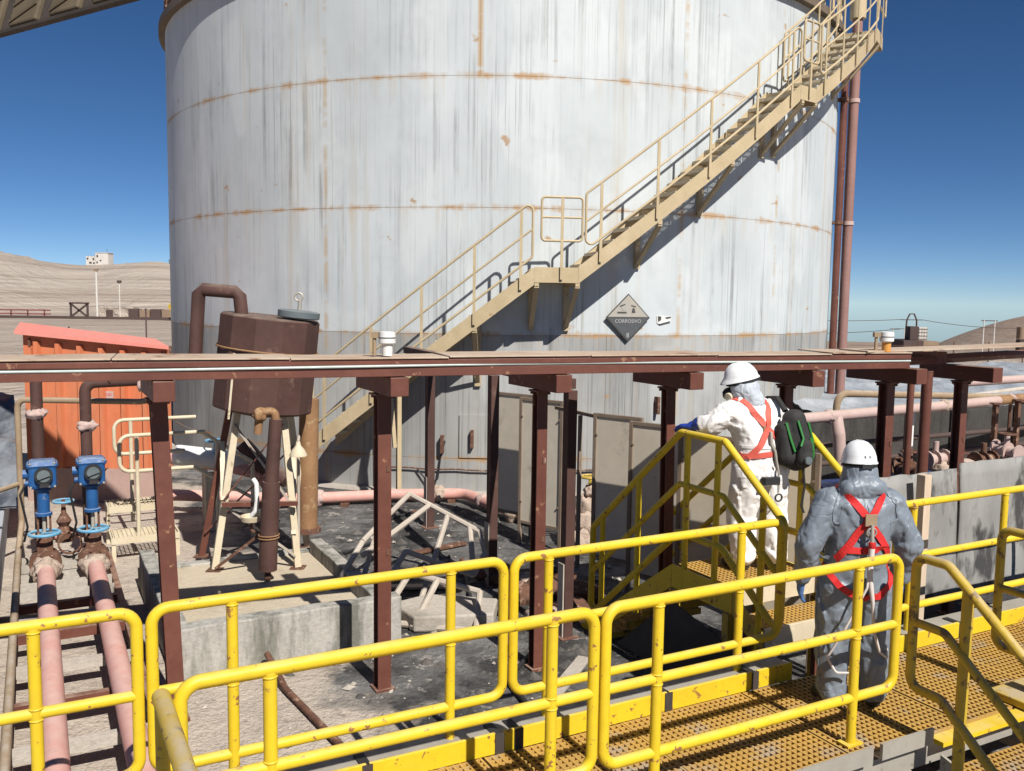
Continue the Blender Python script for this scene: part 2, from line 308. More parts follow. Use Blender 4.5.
# ------------------------------------------------------------------ helpers: meshes
def tag(o, label=None, cat=None, group=None, kind=None):
    if label: o['label'] = label
    if cat: o['category'] = cat
    if group: o['group'] = group
    if kind: o['kind'] = kind
    return o
def empty(name, loc=(0, 0, 0), label=None, cat=None, group=None, rz=0.0):
    o = bpy.data.objects.new(name, None); COL.objects.link(o); o.empty_display_size = 0.1
    o.location = loc; o.rotation_euler = (0, 0, rz)
    return tag(o, label, cat, group)
def orth(d):
    d = d.normalized(); r = Vector((0, 0, 1)) if abs(d.z) < 0.9 else Vector((1, 0, 0))
    s = d.cross(r).normalized(); return s, s.cross(d).normalized()
class MB:
    def __init__(self): self.v = []; self.f = []; self.sm = []
    def add(self, vs, fs, smooth=False):
        n = len(self.v); self.v += [tuple(x) for x in vs]; self.f += [tuple(i + n for i in f) for f in fs]; self.sm += [smooth] * len(fs)
        return self
    def box(self, c, s, X=U, Y=V, ZZ=Z, bev=0.0):
        c = Vector(c); hx, hy, hz = s[0] / 2, s[1] / 2, s[2] / 2
        vs = [c + X * (i * hx) + Y * (j * hy) + ZZ * (k * hz) for k in (-1, 1) for j in (-1, 1) for i in (-1, 1)]
        return self.add(vs, [(0, 2, 3, 1), (4, 5, 7, 6), (0, 1, 5, 4), (2, 6, 7, 3), (0, 4, 6, 2), (1, 3, 7, 5)])
    def wbox(self, c, s): return self.box(c, s, Vector((1, 0, 0)), Vector((0, 1, 0)), Z)
    def bar(self, p, q, w, h, up=None):
        p = Vector(p); q = Vector(q); d = (q - p); L = d.length; d.normalize()
        u = Vector(up) if up is not None else (Z if abs(d.z) < 0.95 else V)
        s = d.cross(u).normalized(); t = s.cross(d).normalized()
        return self.box((p + q) / 2, (L, w, h), d, s, t)
    def ibeam(self, p, q, w, h, t=0.012, up=None):
        p = Vector(p); q = Vector(q); d = (q - p).normalized()
        u = Vector(up) if up is not None else (Z if abs(d.z) < 0.95 else V)
        s = d.cross(u).normalized(); k = s.cross(d).normalized()
        self.bar(p + k * (h / 2 - t / 2), q + k * (h / 2 - t / 2), w, t, u); self.bar(p - k * (h / 2 - t / 2), q - k * (h / 2 - t / 2), w, t, u)
        return self.bar(p, q, t, h - 2 * t - 0.002, u)
    def tube(self, pts, r, n=10, fil=0.0, closed=False, cap=True, seg=5):
        pts = [Vector(p) for p in pts]
        if fil > 0:
            out = []; N = len(pts); rr = range(N)
            for i in rr:
                if not closed and i in (0, N - 1): out.append(pts[i]); continue
                a, b_, c = pts[i - 1], pts[i], pts[(i + 1) % N]
                d1 = (a - b_); d2 = (c - b_); l1, l2 = d1.length, d2.length; d1.normalize(); d2.normalize()
                th = d1.angle(d2)
                if th > 3.05: out.append(b_); continue
                t = min(fil / math.tan(th / 2), 0.49 * l1, 0.49 * l2); f = t * math.tan(th / 2)
                bis = (d1 + d2).normalized(); cen = b_ + bis * (f / math.sin(th / 2))
                p1 = b_ + d1 * t; p2 = b_ + d2 * t; r1 = p1 - cen; r2 = p2 - cen; A = r1.angle(r2)
                for k in range(seg + 1):
                    s = k / seg
                    out.append(cen + (r1 * math.sin((1 - s) * A) + r2 * math.sin(s * A)) / max(math.sin(A), 1e-6))
            pts = out
        N = len(pts); rad = r if hasattr(r, '__len__') else [r] * N
        vs = []; fs = []; prev = None
        for i, p in enumerate(pts):
            if closed: d = (pts[(i + 1) % N] - pts[i - 1])
            else: d = pts[min(i + 1, N - 1)] - pts[max(i - 1, 0)]
            d.normalize()
            if prev is None: s, t = orth(d)
            else:
                s = prev - d * prev.dot(d)
                s = s.normalized() if s.length > 1e-6 else orth(d)[0]
                t = s.cross(d)
            prev = s
            for k in range(n):
                a = 2 * math.pi * k / n; vs.append(p + (s * math.cos(a) + t * math.sin(a)) * rad[i])
        for i in range(N if closed else N - 1):
            j = (i + 1) % N
            for k in range(n):
                l = (k + 1) % n; fs.append((i * n + k, i * n + l, j * n + l, j * n + k))
        self.add(vs, fs, True)
        if cap and not closed:
            self.add([vs[k] for k in range(n)], [tuple(range(n))[::-1]]); self.add([vs[(N - 1) * n + k] for k in range(n)], [tuple(range(n))])
        return self
    def cyl(self, p, q, r, n=14, r2=None): return self.tube([p, q], [r, r if r2 is None else r2], n)
    def lathe(self, base, prof, n=20, axis=Z, sx=1.0, sy=1.0, X=None):
        base = Vector(base); axis = Vector(axis).normalized()
        s, t = orth(axis)
        if X is not None: s = Vector(X).normalized(); t = axis.cross(s).normalized()
        vs = []; fs = []
        for (r, h) in prof:
            for k in range(n):
                a = 2 * math.pi * k / n; vs.append(base + axis * h + s * (math.cos(a) * r * sx) + t * (math.sin(a) * r * sy))
        for i in range(len(prof) - 1):
            for k in range(n):
                l = (k + 1) % n; fs.append((i * n + k, i * n + l, (i + 1) * n + l, (i + 1) * n + k))
        self.add(vs, fs, True)
        if prof[0][0] > 1e-4: self.add(vs[:n], [tuple(range(n))[::-1]])
        if prof[-1][0] > 1e-4: self.add(vs[-n:], [tuple(range(n))])
        return self
    def prism(self, poly, ext):
        ext = Vector(ext); poly = [Vector(p) for p in poly]; n = len(poly)
        vs = poly + [p + ext for p in poly]
        return self.add(vs, [tuple(range(n))[::-1], tuple(range(n, 2 * n))] + [(i, (i + 1) % n, (i + 1) % n + n, i + n) for i in range(n)])
    def torus(self, c, axis, Rr, r, n=20, m=8):
        s, t = orth(Vector(axis)); c = Vector(c)
        return self.tube([c + (s * math.cos(2 * math.pi * k / n) + t * math.sin(2 * math.pi * k / n)) * Rr for k in range(n)], r, m, closed=True)
    def mesh(self, name):
        me = bpy.data.meshes.new(name); me.from_pydata(self.v, [], self.f)
        me.polygons.foreach_set('use_smooth', self.sm); me.update(); return me
    def build(self, name, mat, parent=None, bevel=0.0):
        me = self.mesh(name); me.materials.append(M[mat] if isinstance(mat, str) else mat)
        bm = bmesh.new(); bm.from_mesh(me); bmesh.ops.remove_doubles(bm, verts=bm.verts, dist=1e-6)
        bmesh.ops.recalc_face_normals(bm, faces=bm.faces); bm.to_mesh(me); bm.free()
        if any(self.sm): me.set_sharp_from_angle(angle=R(42))
        o = bpy.data.objects.new(name, me); COL.objects.link(o)
        if parent is not None: put(o, parent)
        if bevel: add_bevel(o, bevel)
        return o
def add_bevel(o, w, seg=2):
    b = o.modifiers.new('bevel', 'BEVEL'); b.width = w; b.segments = seg; b.limit_method = 'ANGLE'; b.angle_limit = R(40); b.harden_normals = False
def wmat(o):
    m = Matrix.LocRotScale(o.location, o.rotation_euler, o.scale)
    return wmat(o.parent) @ o.matrix_parent_inverse @ m if o.parent else m
def put(o, parent):
    """parent o, keeping its world-space vertices where they are"""
    o.parent = parent; o.matrix_parent_inverse = wmat(parent).inverted()
def inst(name, me, mat4, parent):
    o = bpy.data.objects.new(name, me); COL.objects.link(o); o.parent = parent
    o.matrix_parent_inverse = wmat(parent).inverted()
    loc, rot, scl = mat4.decompose(); o.location = loc; o.rotation_euler = rot.to_euler(); o.scale = scl
    return o
def shared(mb, name, mat):
    me = mb.mesh(name); me.materials.append(M[mat])
    bm = bmesh.new(); bm.from_mesh(me); bmesh.ops.recalc_face_normals(bm, faces=bm.faces); bm.to_mesh(me); bm.free(); return me

# ================================================================== SETTING: terrain
def terrain_z(x, y):
    r = math.hypot(x, y); az = math.degrees(math.atan2(x, y))
    z = 0.0
    # mine heap on the left, behind a flat yard
    wl_ = max(0.0, min(1.0, (12 - az) / 24.0)); wl_ = wl_ * wl_ * (3 - 2 * wl_)
    if y > 125 and abs(az) < 100:
        t = min(1.0, (r - 125) / 420.0); t = max(0.0, t)
        crest = 19.5 + 5.0 * math.exp(-((az + 31) / 2.4) ** 2) + 1.5 * math.sin(az * 0.8)
        h = crest * (t ** 0.9)
        st = 3.6; hs = math.floor(h / st) * st; fr = (h - hs) / st; h = hs + st * min(1, max(0, (fr - 0.45) / 0.4))
        h += 0.5 * noise.noise(Vector((x * 0.02, y * 0.02, 0.3)))
        if r > 560: h -= (r - 560) * 0.05
        z += h * wl_
    # on the right the land falls away to a far plain
    wr = max(0.0, min(1.0, (az - 2) / 12.0)); wr = wr * wr * (3 - 2 * wr)
    if r > 66:
        d = -(r - 66) * 0.075 if r < 700 else -47.5 - (r - 700) * 0.0384
        z += d * wr
        if r > 560: z = z + (1 - wr) * (-(r - 560) * 0.02)
    # brown hill on the right
    hf_ = max(0.0, min(1.0, (az - 23.0) / 9.0)) * (1.0 if az < 60 else max(0.0, 1 - (az - 60) / 25.0))
    hx = math.sin(math.pi / 2 * hf_) * math.exp(-((r - 1100) / 330.0) ** 2)
    z += 60.0 * hx * (1 + 0.08 * noise.noise(Vector((x * 0.006, y * 0.006, 2.0))))
    if 60 < r: z += 0.25 * noise.noise(Vector((x * 0.05, y * 0.05, 1.0)))
    return z - 0.02
def make_terrain():
    radii = [0.0] + [2, 5, 9, 14, 20, 27, 35, 44, 54, 66, 80, 95, 110, 122]
    r = 130.0
    while r < 620: radii.append(r); r += 7.0
    while r < 1900: radii.append(r); r *= 1.045
    while r < 26000: radii.append(r); r *= 1.22
    azs = [-180 + i * 6 for i in range(23)] + [-42 + i * 0.42 for i in range(200)] + [42 + i * 6 for i in range(23)]
    azs = sorted(set(round(a, 3) for a in azs)); n = len(azs)
    vs = [(0, 0, -0.02)]; fs = []
    for rr in radii[1:]:
        for a in azs:
            x = rr * math.sin(R(a)); y = rr * math.cos(R(a)); vs.append((x, y, terrain_z(x, y)))
    for k in range(n): fs.append((0, 1 + (k + 1) % n, 1 + k))
    for i in range(len(radii) - 2):
        for k in range(n):
            l = (k + 1) % n; fs.append((1 + i * n + k, 1 + i * n + l, 1 + (i + 1) * n + l, 1 + (i + 1) * n + k))
    mb = MB(); mb.add(vs, fs, True); o = mb.build('ground', 'terrain'); tag(o, kind='structure'); return o
make_terrain()
# concrete yard floor round the tank
mb = MB()
N = 60
vs = []; fs = []
for j in range(N + 1):
    for i in range(N + 1):
        a = -3.2 + 15.0 * i / N; b = 2.5 + 22.0 * j / N
        p = P(a, b, 0.0); p.z = 0.006 + 0.012 * noise.noise(p * 0.9) + 0.006
        vs.append(p)
for j in range(N):
    for i in range(N): q = j * (N + 1) + i; fs.append((q, q + 1, q + N + 2, q + N + 1))
mb.add(vs, fs, True); tag(mb.build('yard_floor', 'floor'), kind='structure')

# ================================================================== TANK
def cyl_patch(mb, r0, r1, a0, a1, z0, z1, da=2.0):
    n = max(2, int(math.ceil((a1 - a0) / da))); vs = []; fs = []
    for i in range(n + 1):
        a = R(a0 + (a1 - a0) * i / n); s, c = math.sin(a), -math.cos(a)
        for (r, z) in ((r0, z0), (r1, z0), (r1, z1), (r0, z1)): vs.append(TC + Vector((s * r, c * r, z)))
    for i in range(n):
        for k in range(4): l = (k + 1) % 4; fs.append((i * 4 + k, i * 4 + l, i * 4 + 4 + l, i * 4 + 4 + k))
    fs += [(0, 1, 2, 3), (n * 4 + 3, n * 4 + 2, n * 4 + 1, n * 4)]
    return mb.add(vs, fs, True)
def TP(ang, r, z):
    a = R(ang); return TC + Vector((math.sin(a) * r, -math.cos(a) * r, z))
tank = empty('storage_tank', TC, 'huge round white storage tank with rust runs, behind the brown pipe rack', 'storage tank')
mb = MB(); mb.lathe(TC, [(TR - 0.007, 0.0), (TR - 0.007, 9.0)], 240); core = mb.build('inner_shell', 'seamrust', tank)
courses = [(0.03, 0.60, 'tank_low', 5, 0.0), (0.60, 2.70, 'tank_low', 8, 14.0), (2.70, 4.79, 'tank', 8, -6.0), (4.79, 6.90, 'tank', 8, 24.0), (6.90, 8.98, 'tank', 8, -2.1)]
for ci, (z0, z1, mt, npl, off) in enumerate(courses):
    st = 360.0 / npl
    for k in range(npl):
        a0 = off + k * st; g = 0.018
        mb = MB(); r1 = TR + (0.012 if ci == 0 else 0.0)
        cyl_patch(mb, TR - 0.0065, r1, a0 + g, a0 + st - g, z0 + 0.003, z1 - 0.003, 1.5)
        o = mb.build('shell_plate', mt, tank)
mb = MB(); cyl_patch(mb, TR + 0.001, TR + 0.13, 0, 359.99, 8.84, 8.99, 2.0); mb.build('rim_angle', 'rim', tank)
mb = MB(); mb.lathe(TC, [(TR + 0.05, 8.995), (TR * 0.5, 9.42), (0.01, 9.75)], 90); mb.build('roof', 'tank', tank)
mb = MB(); mb.lathe(TC, [(TR + 0.22, 0.0), (TR + 0.20, 0.05)], 120); mb.build('base_ring', 'concrete', tank)
# roof edge railing (visible at both upper corners)
for (a0, a1, mt, step) in ((-80, -50, 'rust', 6.0), (44, 75, 'cream', 5.0)):
    for hgt in (0.55, 1.05):
        mb = MB(); mb.tube([TP(a0 + (a1 - a0) * i / 14, TR - 0.02, 9.0 + hgt) for i in range(15)], 0.022, 8); mb.build('roof_rail', mt, tank)
    a = a0
    while a <= a1 + 0.1:
        mb = MB(); mb.bar(TP(a, TR - 0.02, 9.0), TP(a, TR - 0.02, 10.08), 0.06, 0.02); mb.build('roof_rail_post', mt, tank); a += step
# small brackets, clips and nozzle on the lower course
for (ang, z) in ((-6.3, 0.85), (-2.6, 0.95), (0.6, 0.80), (21.0, 1.5), (23.0, 1.2)):
    mb = MB(); mb.bar(TP(ang, TR, z), TP(ang, TR + 0.12, z), 0.05, 0.30); mb.build('shell_bracket', 'rust', tank)
mb = MB(); mb.tube([TP(a, TR + 0.06, 0.42 + 0.01 * math.sin(a)) for a in np.linspace(-14, 22, 20)], 0.014, 6); mb.build('cable', 'rust', tank)
mb = MB(); mb.tube([TP(-9.5, TR + 0.06, 0.42), TP(-8, TR + 0.09, 0.2), TP(-6.8, TR + 0.09, 0.24), TP(-6.5, TR + 0.05, 0.62), TP(-6.0, TR + 0.03, 0.9)], 0.014, 6, fil=0.05); mb.build('cable', 'black', tank)
# dark manway plate near the foot of the shell
mb = MB(); cyl_patch(mb, TR + 0.002, TR + 0.03, -4.2, -0.6, 0.62, 1.35, 1.0); mb.build('access_plate', 'tank_low', tank)

# ---------------- stair round the tank
RO = 8.66; RI = 7.94
stair = empty('tank_stairway', TP(4, RO, 0), 'cream steel stairway climbing the side of the white tank with open treads', 'stairway')
fl = [(-20.1, 0.99, 4.1, 3.79), (8.75, 3.82, 36.7, 7.02), (39.8, 7.04, 57.8, 8.68)]
def strip(mb, r, t, a0, z0, a1, z1, h, n):
    """stringer: curved flat following the helix, h tall below the line"""
    vs = []; fs = []
    for i in range(n + 1):
        f = i / n; a = a0 + (a1 - a0) * f; z = z0 + (z1 - z0) * f
        for (rr, dz) in ((r - t / 2, -h), (r + t / 2, -h), (r + t / 2, 0), (r - t / 2, 0)): vs.append(TP(a, rr, z + dz))
    for i in range(n):
        for k in range(4): l = (k + 1) % 4; fs.append((i * 4 + k, i * 4 + l, i * 4 + 4 + l, i * 4 + 4 + k))
    fs += [(0, 1, 2, 3), (n * 4 + 3, n * 4 + 2, n * 4 + 1, n * 4)]; mb.add(vs, fs)
tread_mb = MB()
X0, Y0 = Vector((1, 0, 0)), Vector((0, 1, 0))
for k in range(11): tread_mb.box((0, -0.11 + 0.022 * k, 0), (0.69, 0.014, 0.032), X0, Y0, Z)
for k in range(8): tread_mb.box((-0.34 + 0.097 * k, 0, -0.004), (0.008, 0.225, 0.018), X0, Y0, Z)
tread_mb.box((0, -0.128, -0.006), (0.695, 0.012, 0.05), X0, Y0, Z)
tread_me = shared(tread_mb, 'tread', 'pale')
def tread_at(ang, z):
    a = R(ang); rad = Vector((math.sin(a), -math.cos(a), 0)); tan = Vector((math.cos(a), math.sin(a), 0))
    m = Matrix((( rad.x, tan.x, 0, 0), (rad.y, tan.y, 0, 0), (0, 0, 1, 0), (0, 0, 0, 1)))
    m.translation = TP(ang, (RO + RI) / 2, z)
    inst('tread', tread_me, m, stair)
for (a0, z0, a1, z1) in fl:
    for r in (RO, RI):
        mb = MB(); strip(mb, r, 0.012, a0, z0, a1, z1, 0.27, 16); mb.build('stringer', 'cream', stair)
    n = int(round((z1 - z0) / 0.205))
    for k in range(n):
        f = (k + 0.6) / n; tread_at(a0 + (a1 - a0) * f, z0 + (z1 - z0) * f - 0.10)
def landing(a0, a1, z, name='landing'):
    mb = MB(); n = 6
    strip(mb, RO, 0.012, a0, z, a1, z, 0.24, n); mb.build('landing_edge', 'cream', stair)
    mb = MB(); strip(mb, RI, 0.012, a0, z, a1, z, 0.24, n); mb.build('landing_edge', 'cream', stair)
    mb = MB()
    for k in range(22):
        r = RI + 0.02 + (RO - RI - 0.04) * k / 21; mb.bar(TP(a0, r, z - 0.05), TP(a1, r, z - 0.05), 0.008, 0.03)
    for k in range(8):
        a = a0 + (a1 - a0) * (k + 0.5) / 8; mb.bar(TP(a, RI + 0.01, z - 0.055), TP(a, RO - 0.01, z - 0.055), 0.008, 0.02)
    mb.build('landing_grating', 'pale', stair)
    for a in (a0, a1):
        mb = MB(); mb.bar(TP(a, RI, z - 0.15), TP(a, RO, z - 0.15), 0.012, 0.2); mb.build('landing_edge', 'cream', stair)
landing(4.12, 8.73, 3.80); landing(36.72, 39.78, 7.02); landing(57.82, 63.5, 8.68)
def flight_rail(a0, z0, a1, z1, r=RO + 0.03, mt='cream', mid=True):
    """bent-pipe rail on a flight: outer loop, mid rail, posts"""
    n = 14
    top = [TP(a0 + (a1 - a0) * i / n, r, z0 + (z1 - z0) * i / n + 1.04) for i in range(n + 1)]
    low = [TP(a0 + (a1 - a0) * i / n, r, z0 + (z1 - z0) * i / n + 0.17) for i in range(n + 1)]
    mb = MB(); mb.tube(top + low[::-1], 0.020, 8, fil=0.09, closed=True); mb.build('handrail_loop', mt, stair)
    mb = MB(); mb.tube([(top[i] + low[i]) / 2 for i in range(n + 1)], 0.017, 8); mb.build('mid_rail', mt, stair)
    for f in (0.06, 0.29, 0.52, 0.75, 0.95):
        a = a0 + (a1 - a0) * f; z = z0 + (z1 - z0) * f
        mb = MB(); mb.bar(TP(a, r + 0.004, z - 0.2), TP(a, r + 0.004, z + 1.03), 0.045, 0.016, up=TP(a, 1, 0) - TC); mb.build('rail_post', mt, stair)
flight_rail(-19.9, 1.00, 3.9, 3.78); flight_rail(9.4, 3.91, 36.3, 6.98); flight_rail(40.2, 7.08, 57.4, 8.64)
flight_rail(40.2, 7.08, 57.4, 8.64, RI)
def gate_rail(a0, a1, z, r=RO + 0.03, h0=0.40):
    mb = MB(); mb.tube([TP(a0, r, z + h0), TP(a1, r, z + h0), TP(a1, r, z + 1.07), TP(a0, r, z + 1.07)], 0.020, 8, fil=0.06, closed=True); mb.build('landing_rail', 'cream', stair)
    mb = MB(); mb.tube([TP(a0, r, z + 0.76), TP(a1, r, z + 0.76)], 0.017, 8); mb.build('landing_mid_rail', 'cream', stair)
    am = (a0 + a1) / 2
    mb = MB(); mb.bar(TP(am, r + 0.004, z - 0.2), TP(am, r + 0.004, z + 1.06), 0.045, 0.016, up=TP(am, 1, 0) - TC); mb.build('rail_post', 'cream', stair)
gate_rail(4.8, 9.05, 3.81); gate_rail(36.8, 39.7, 7.03); gate_rail(57.9, 63.4, 8.68)
gate_rail(56.5, 63.0, 9.0, TR + 0.1, 0.3)
for (ang, zt, zb) in ((-2.0, 2.82, 1.9), (4.4, 3.54, 2.84), (8.7, 3.54, 2.84), (17.7, 4.55, 3.90), (26.6, 5.58, 4.84), (37.3, 6.76, 5.95), (39.9, 6.78, 6.0), (60.0, 8.42, 7.5)):
    mb = MB(); mb.bar(TP(ang, TR, zt), TP(ang, RO, zt), 0.07, 0.07); mb.bar(TP(ang, RO - 0.02, zt - 0.04), TP(ang, TR + 0.02, zb), 0.075, 0.05); mb.build('bracket', 'cream', stair)
    mb = MB(); mb.bar(TP(ang, TR + 0.03, zt + 0.02), TP(ang, TR + 0.03, zb - 0.06), 0.10, 0.05, up=TP(ang, 1, 0) - TC); mb.build('bracket_plate', 'cream', stair)
# foot of the stair: support leg and post
mb = MB(); mb.bar(TP(-20.2, RO, 0.0), TP(-20.2, RO, 0.75), 0.09, 0.09); mb.build('stair_leg', 'cream', stair)
mb = MB(); mb.bar(TP(-10.4, RO + 0.02, 0.9), TP(-11.0, RO + 0.02, 2.1), 0.06, 0.05); mb.build('stair_strut', 'cream', stair)
mb = MB(); mb.bar(TP(-10.2, RO - 0.1, 0.0), TP(-10.2, RO - 0.1, 1.95), 0.07, 0.07); mb.build('stair_leg', 'cream', stair)

# ---------------- corrosive placard, and the torn sticker beside it
def text_mesh(s, size, name, mat, parent, M4, ext=0.0008):
    cu = bpy.data.curves.new(name, 'FONT'); cu.body = s; cu.size = size; cu.align_x = 'CENTER'; cu.align_y = 'CENTER'; cu.extrude = ext
    t = bpy.data.objects.new(name + '_tmp', cu); COL.objects.link(t)
    dg = bpy.context.evaluated_depsgraph_get(); me = bpy.data.meshes.new_from_object(t.evaluated_get(dg))
    bpy.data.objects.remove(t); bpy.data.curves.remove(cu)
    me.transform(M4); me.materials.clear(); me.materials.append(M[mat])
    o = bpy.data.objects.new(name, me); COL.objects.link(o); put(o, parent); return o
pa = 16.6; n_ = Vector((math.sin(R(pa)), -math.cos(R(pa)), 0)); t_ = Vector((math.cos(R(pa)), math.sin(R(pa)), 0))
pc = TP(pa, TR + 0.05, 3.01)
pl = empty('hazard_placard', pc, 'diamond hazard placard with black lower half on the tank wall', 'sign')
M['plac_w'] = weathered('faded_placard_tan', (0.42, 0.37, 0.29), (0.36, 0.345, 0.32), 2.5, 0.5, bmp=0)
M['plac_k'] = weathered('placard_black', (0.075, 0.08, 0.085), (0.11, 0.11, 0.11), 6, 0.45, bmp=0)
M['ink'] = weathered('faded_ink', (0.06, 0.055, 0.05), (0.09, 0.085, 0.075), 8, 0.6, bmp=0)
M['placletter'] = weathered('placard_lettering', (0.42, 0.41, 0.38), (0.36, 0.35, 0.33), 8, 0.6, bmp=0)
h = 0.405
def pd(x, z, o=0.0): return pc + t_ * x + Z * z + n_ * o
mb = MB(); mb.prism([pd(0, h), pd(-h, 0), pd(0, -h), pd(h, 0)], n_ * 0.012); mb.build('backing', 'ink', pl)
q = h - 0.025
mb = MB(); mb.prism([pd(0, q, .013), pd(-q + 0.012, 0.012, .013), pd(q - 0.012, 0.012, .013)], n_ * 0.004); mb.build('upper_half', 'plac_w', pl)
mb = MB(); mb.prism([pd(-q + 0.004, -0.004, .013), pd(0, -q, .013), pd(q - 0.004, -0.004, .013)], n_ * 0.004); mb.build('lower_half', 'plac_k', pl)
def PM(x, z, o): 
    m = Matrix(((t_.x, 0, n_.x, 0), (t_.y, 0, n_.y, 0), (0, 1, 0, 0), (0, 0, 0, 1))); m.translation = pd(x, z, o); return m
text_mesh('CORROSIVO', 0.085, 'lettering', 'placletter', pl, PM(0, -0.06, .019))
text_mesh('8', 0.11, 'numeral', 'placletter', pl, PM(0, -0.30, .019))
mb = MB()
mb.prism([pd(-0.2, 0.07, .018), pd(-0.03, 0.07, .018), pd(-0.03, 0.10, .018), pd(-0.2, 0.10, .018)], n_ * 0.002)
mb.prism([pd(-0.16, 0.20, .018), pd(-0.06, 0.235, .018), pd(-0.055, 0.215, .018), pd(-0.15, 0.175, .018)], n_ * 0.002)
mb.prism([pd(0.05, 0.215, .018), pd(0.14, 0.195, .018), pd(0.14, 0.175, .018), pd(0.05, 0.195, .018)], n_ * 0.002)
mb.prism([pd(0.06, 0.08, .018), pd(0.13, 0.08, .018), pd(0.115, 0.16, .018), pd(0.075, 0.16, .018)], n_ * 0.002)
for (x, z) in ((-0.12, 0.155), (-0.10, 0.13), (0.1, 0.185)): mb.prism([pd(x - .008, z, .018), pd(x, z - 0.02, .018), pd(x + .008, z, .018)], n_ * 0.002)
mb.build('pictogram', 'ink', pl)
pa2 = 22.0; n2 = Vector((math.sin(R(pa2)), -math.cos(R(pa2)), 0)); t2 = Vector((math.cos(R(pa2)), math.sin(R(pa2)), 0)); c2 = TP(pa2, TR + 0.006, 2.99)
stk = empty('torn_sticker', c2, 'small torn black and white sticker right of the diamond placard', 'sticker')
def q2(x, z, o): return c2 + t2 * x + Z * z + n2 * o
mb = MB(); mb.prism([q2(-0.17, .05, 0), q2(-0.16, -.07, 0), q2(-.1, -.10, 0), q2(.1, -.05, 0), q2(.13, .03, 0), q2(.05, .045, 0), q2(-.05, .06, 0)], n2 * 0.004); mb.build('sheet', 'white', stk)
mb = MB(); mb.prism([q2(-0.15, .05, .005), q2(-0.14, -.05, .005), q2(-.085, -.02, .005), q2(-.08, .04, .005)], n2 * 0.003); mb.prism([q2(0.0, .03, .005), q2(0.02, -.0, .005), q2(.12, .02, .005), q2(.1, .04, .005)], n2 * 0.003)
mb.prism([q2(-0.15, -.085, .005), q2(-0.1, -.105, .005), q2(.1, -.06, .005), q2(.09, -.035, .005), q2(-.09, -.08, .005)], n2 * 0.003); mb.build('print', 'ink', stk)

# ================================================================== tall pipes beside the tank
for (x, y, r, mt, lab, top) in ((7.28, 19.9, 0.105, 'riser', 'tall dull pink vertical pipe right of the white tank', 9.35), (7.02, 19.75, 0.075, 'brown', 'thin brown vertical pipe tight against the tank edge', 8.3)):
    e = empty('riser_pipe', (x, y, 0), lab, 'pipe', 'riser pipes at the tank edge')
    mb = MB(); mb.tube([(x, y, 0), (x, y, top - 0.02)], r, 14); mb.build('pipe', mt, e)
    for z in (2.2, 5.0, 7.6):
        mb = MB(); mb.cyl((x, y, z), (x, y, z + 0.08), r + 0.02, 14); mb.bar((x - 0.03, y, z + 0.04), (x - 1.1, y - 0.02, z + 0.04), 0.05, 0.05); mb.build('clamp', 'rust' if r < .1 else 'pinkpale', e)
    if r > 0.1:
        mb = MB(); mb.cyl((x, y, top), (x, y, top + 0.5), r + 0.06, 16); mb.cyl((x, y, top + 0.5), (x, y, top + 0.58), r + 0.15, 16); mb.cyl((x, y, top + .58), (x, y, top + 1.7), r + 0.04, 16); mb.build('flange', 'cream', e)

# ================================================================== brown pipe rack crossing the view
DZ = 2.83
rk0 = Vector((-3.95, 5.86, 0)); rd = Vector((0.942, 0.335, 0)).normalized(); rn = Vector((-rd.y, rd.x, 0))
rack = empty('pipe_rack', rk0, 'long brown steel pipe rack deck on columns, crossing in front of the tank', 'pipe rack')
def RK(s, t, z): return rk0 + rd * s + rn * t + Z * z
LEN = 8.25
# front channel: lower and upper flange strips with the pale conduit lying between them
mb = MB(); mb.bar(RK(0, 0.02, DZ - 0.105), RK(LEN, 0.02, DZ - 0.105), 0.03, 0.075); mb.bar(RK(0, 0.06, DZ - 0.138), RK(LEN, 0.06, DZ - 0.138), 0.06, 0.01); mb.build('edge_channel', 'brown', rack, 0.004)
mb = MB(); mb.bar(RK(0, 0.015, DZ - 0.030), RK(LEN, 0.015, DZ - 0.030), 0.045, 0.050); mb.build('edge_angle', 'brown', rack, 0.008)
mb = MB(); mb.tube([RK(s, 0.0 + 0.006 * math.sin(s * 1.7), DZ - 0.062 - 0.008 * math.sin(s * 0.8 + 1)) for s in np.linspace(0, LEN, 40)], 0.010, 8); mb.build('conduit', 'cable', rack)
# deck plates, slightly uneven, dusty
s = 0.0; k = 0
while s < LEN - 0.3:
    L = 1.22 if s + 1.22 < LEN else LEN - s
    dz = 0.012 * math.sin(k * 2.3); tl = 0.010 * math.cos(k * 1.9)
    mb = MB(); mb.prism([RK(s + .004, -0.02, DZ + dz * .5), RK(s + L - .004, -0.02, DZ + tl * .5), RK(s + L - .004, 0.50, DZ + tl), RK(s + .004, 0.50, DZ + dz)], Z * 0.012)
    mb.build('deck_plate', 'decktop', rack, 0.003); s += L; k += 1
mb = MB(); mb.bar(RK(0, 0.48, DZ - 0.08), RK(LEN + 0.9, 0.48, DZ - 0.08), 0.05, 0.13); mb.build('rear_channel', 'brown', rack)
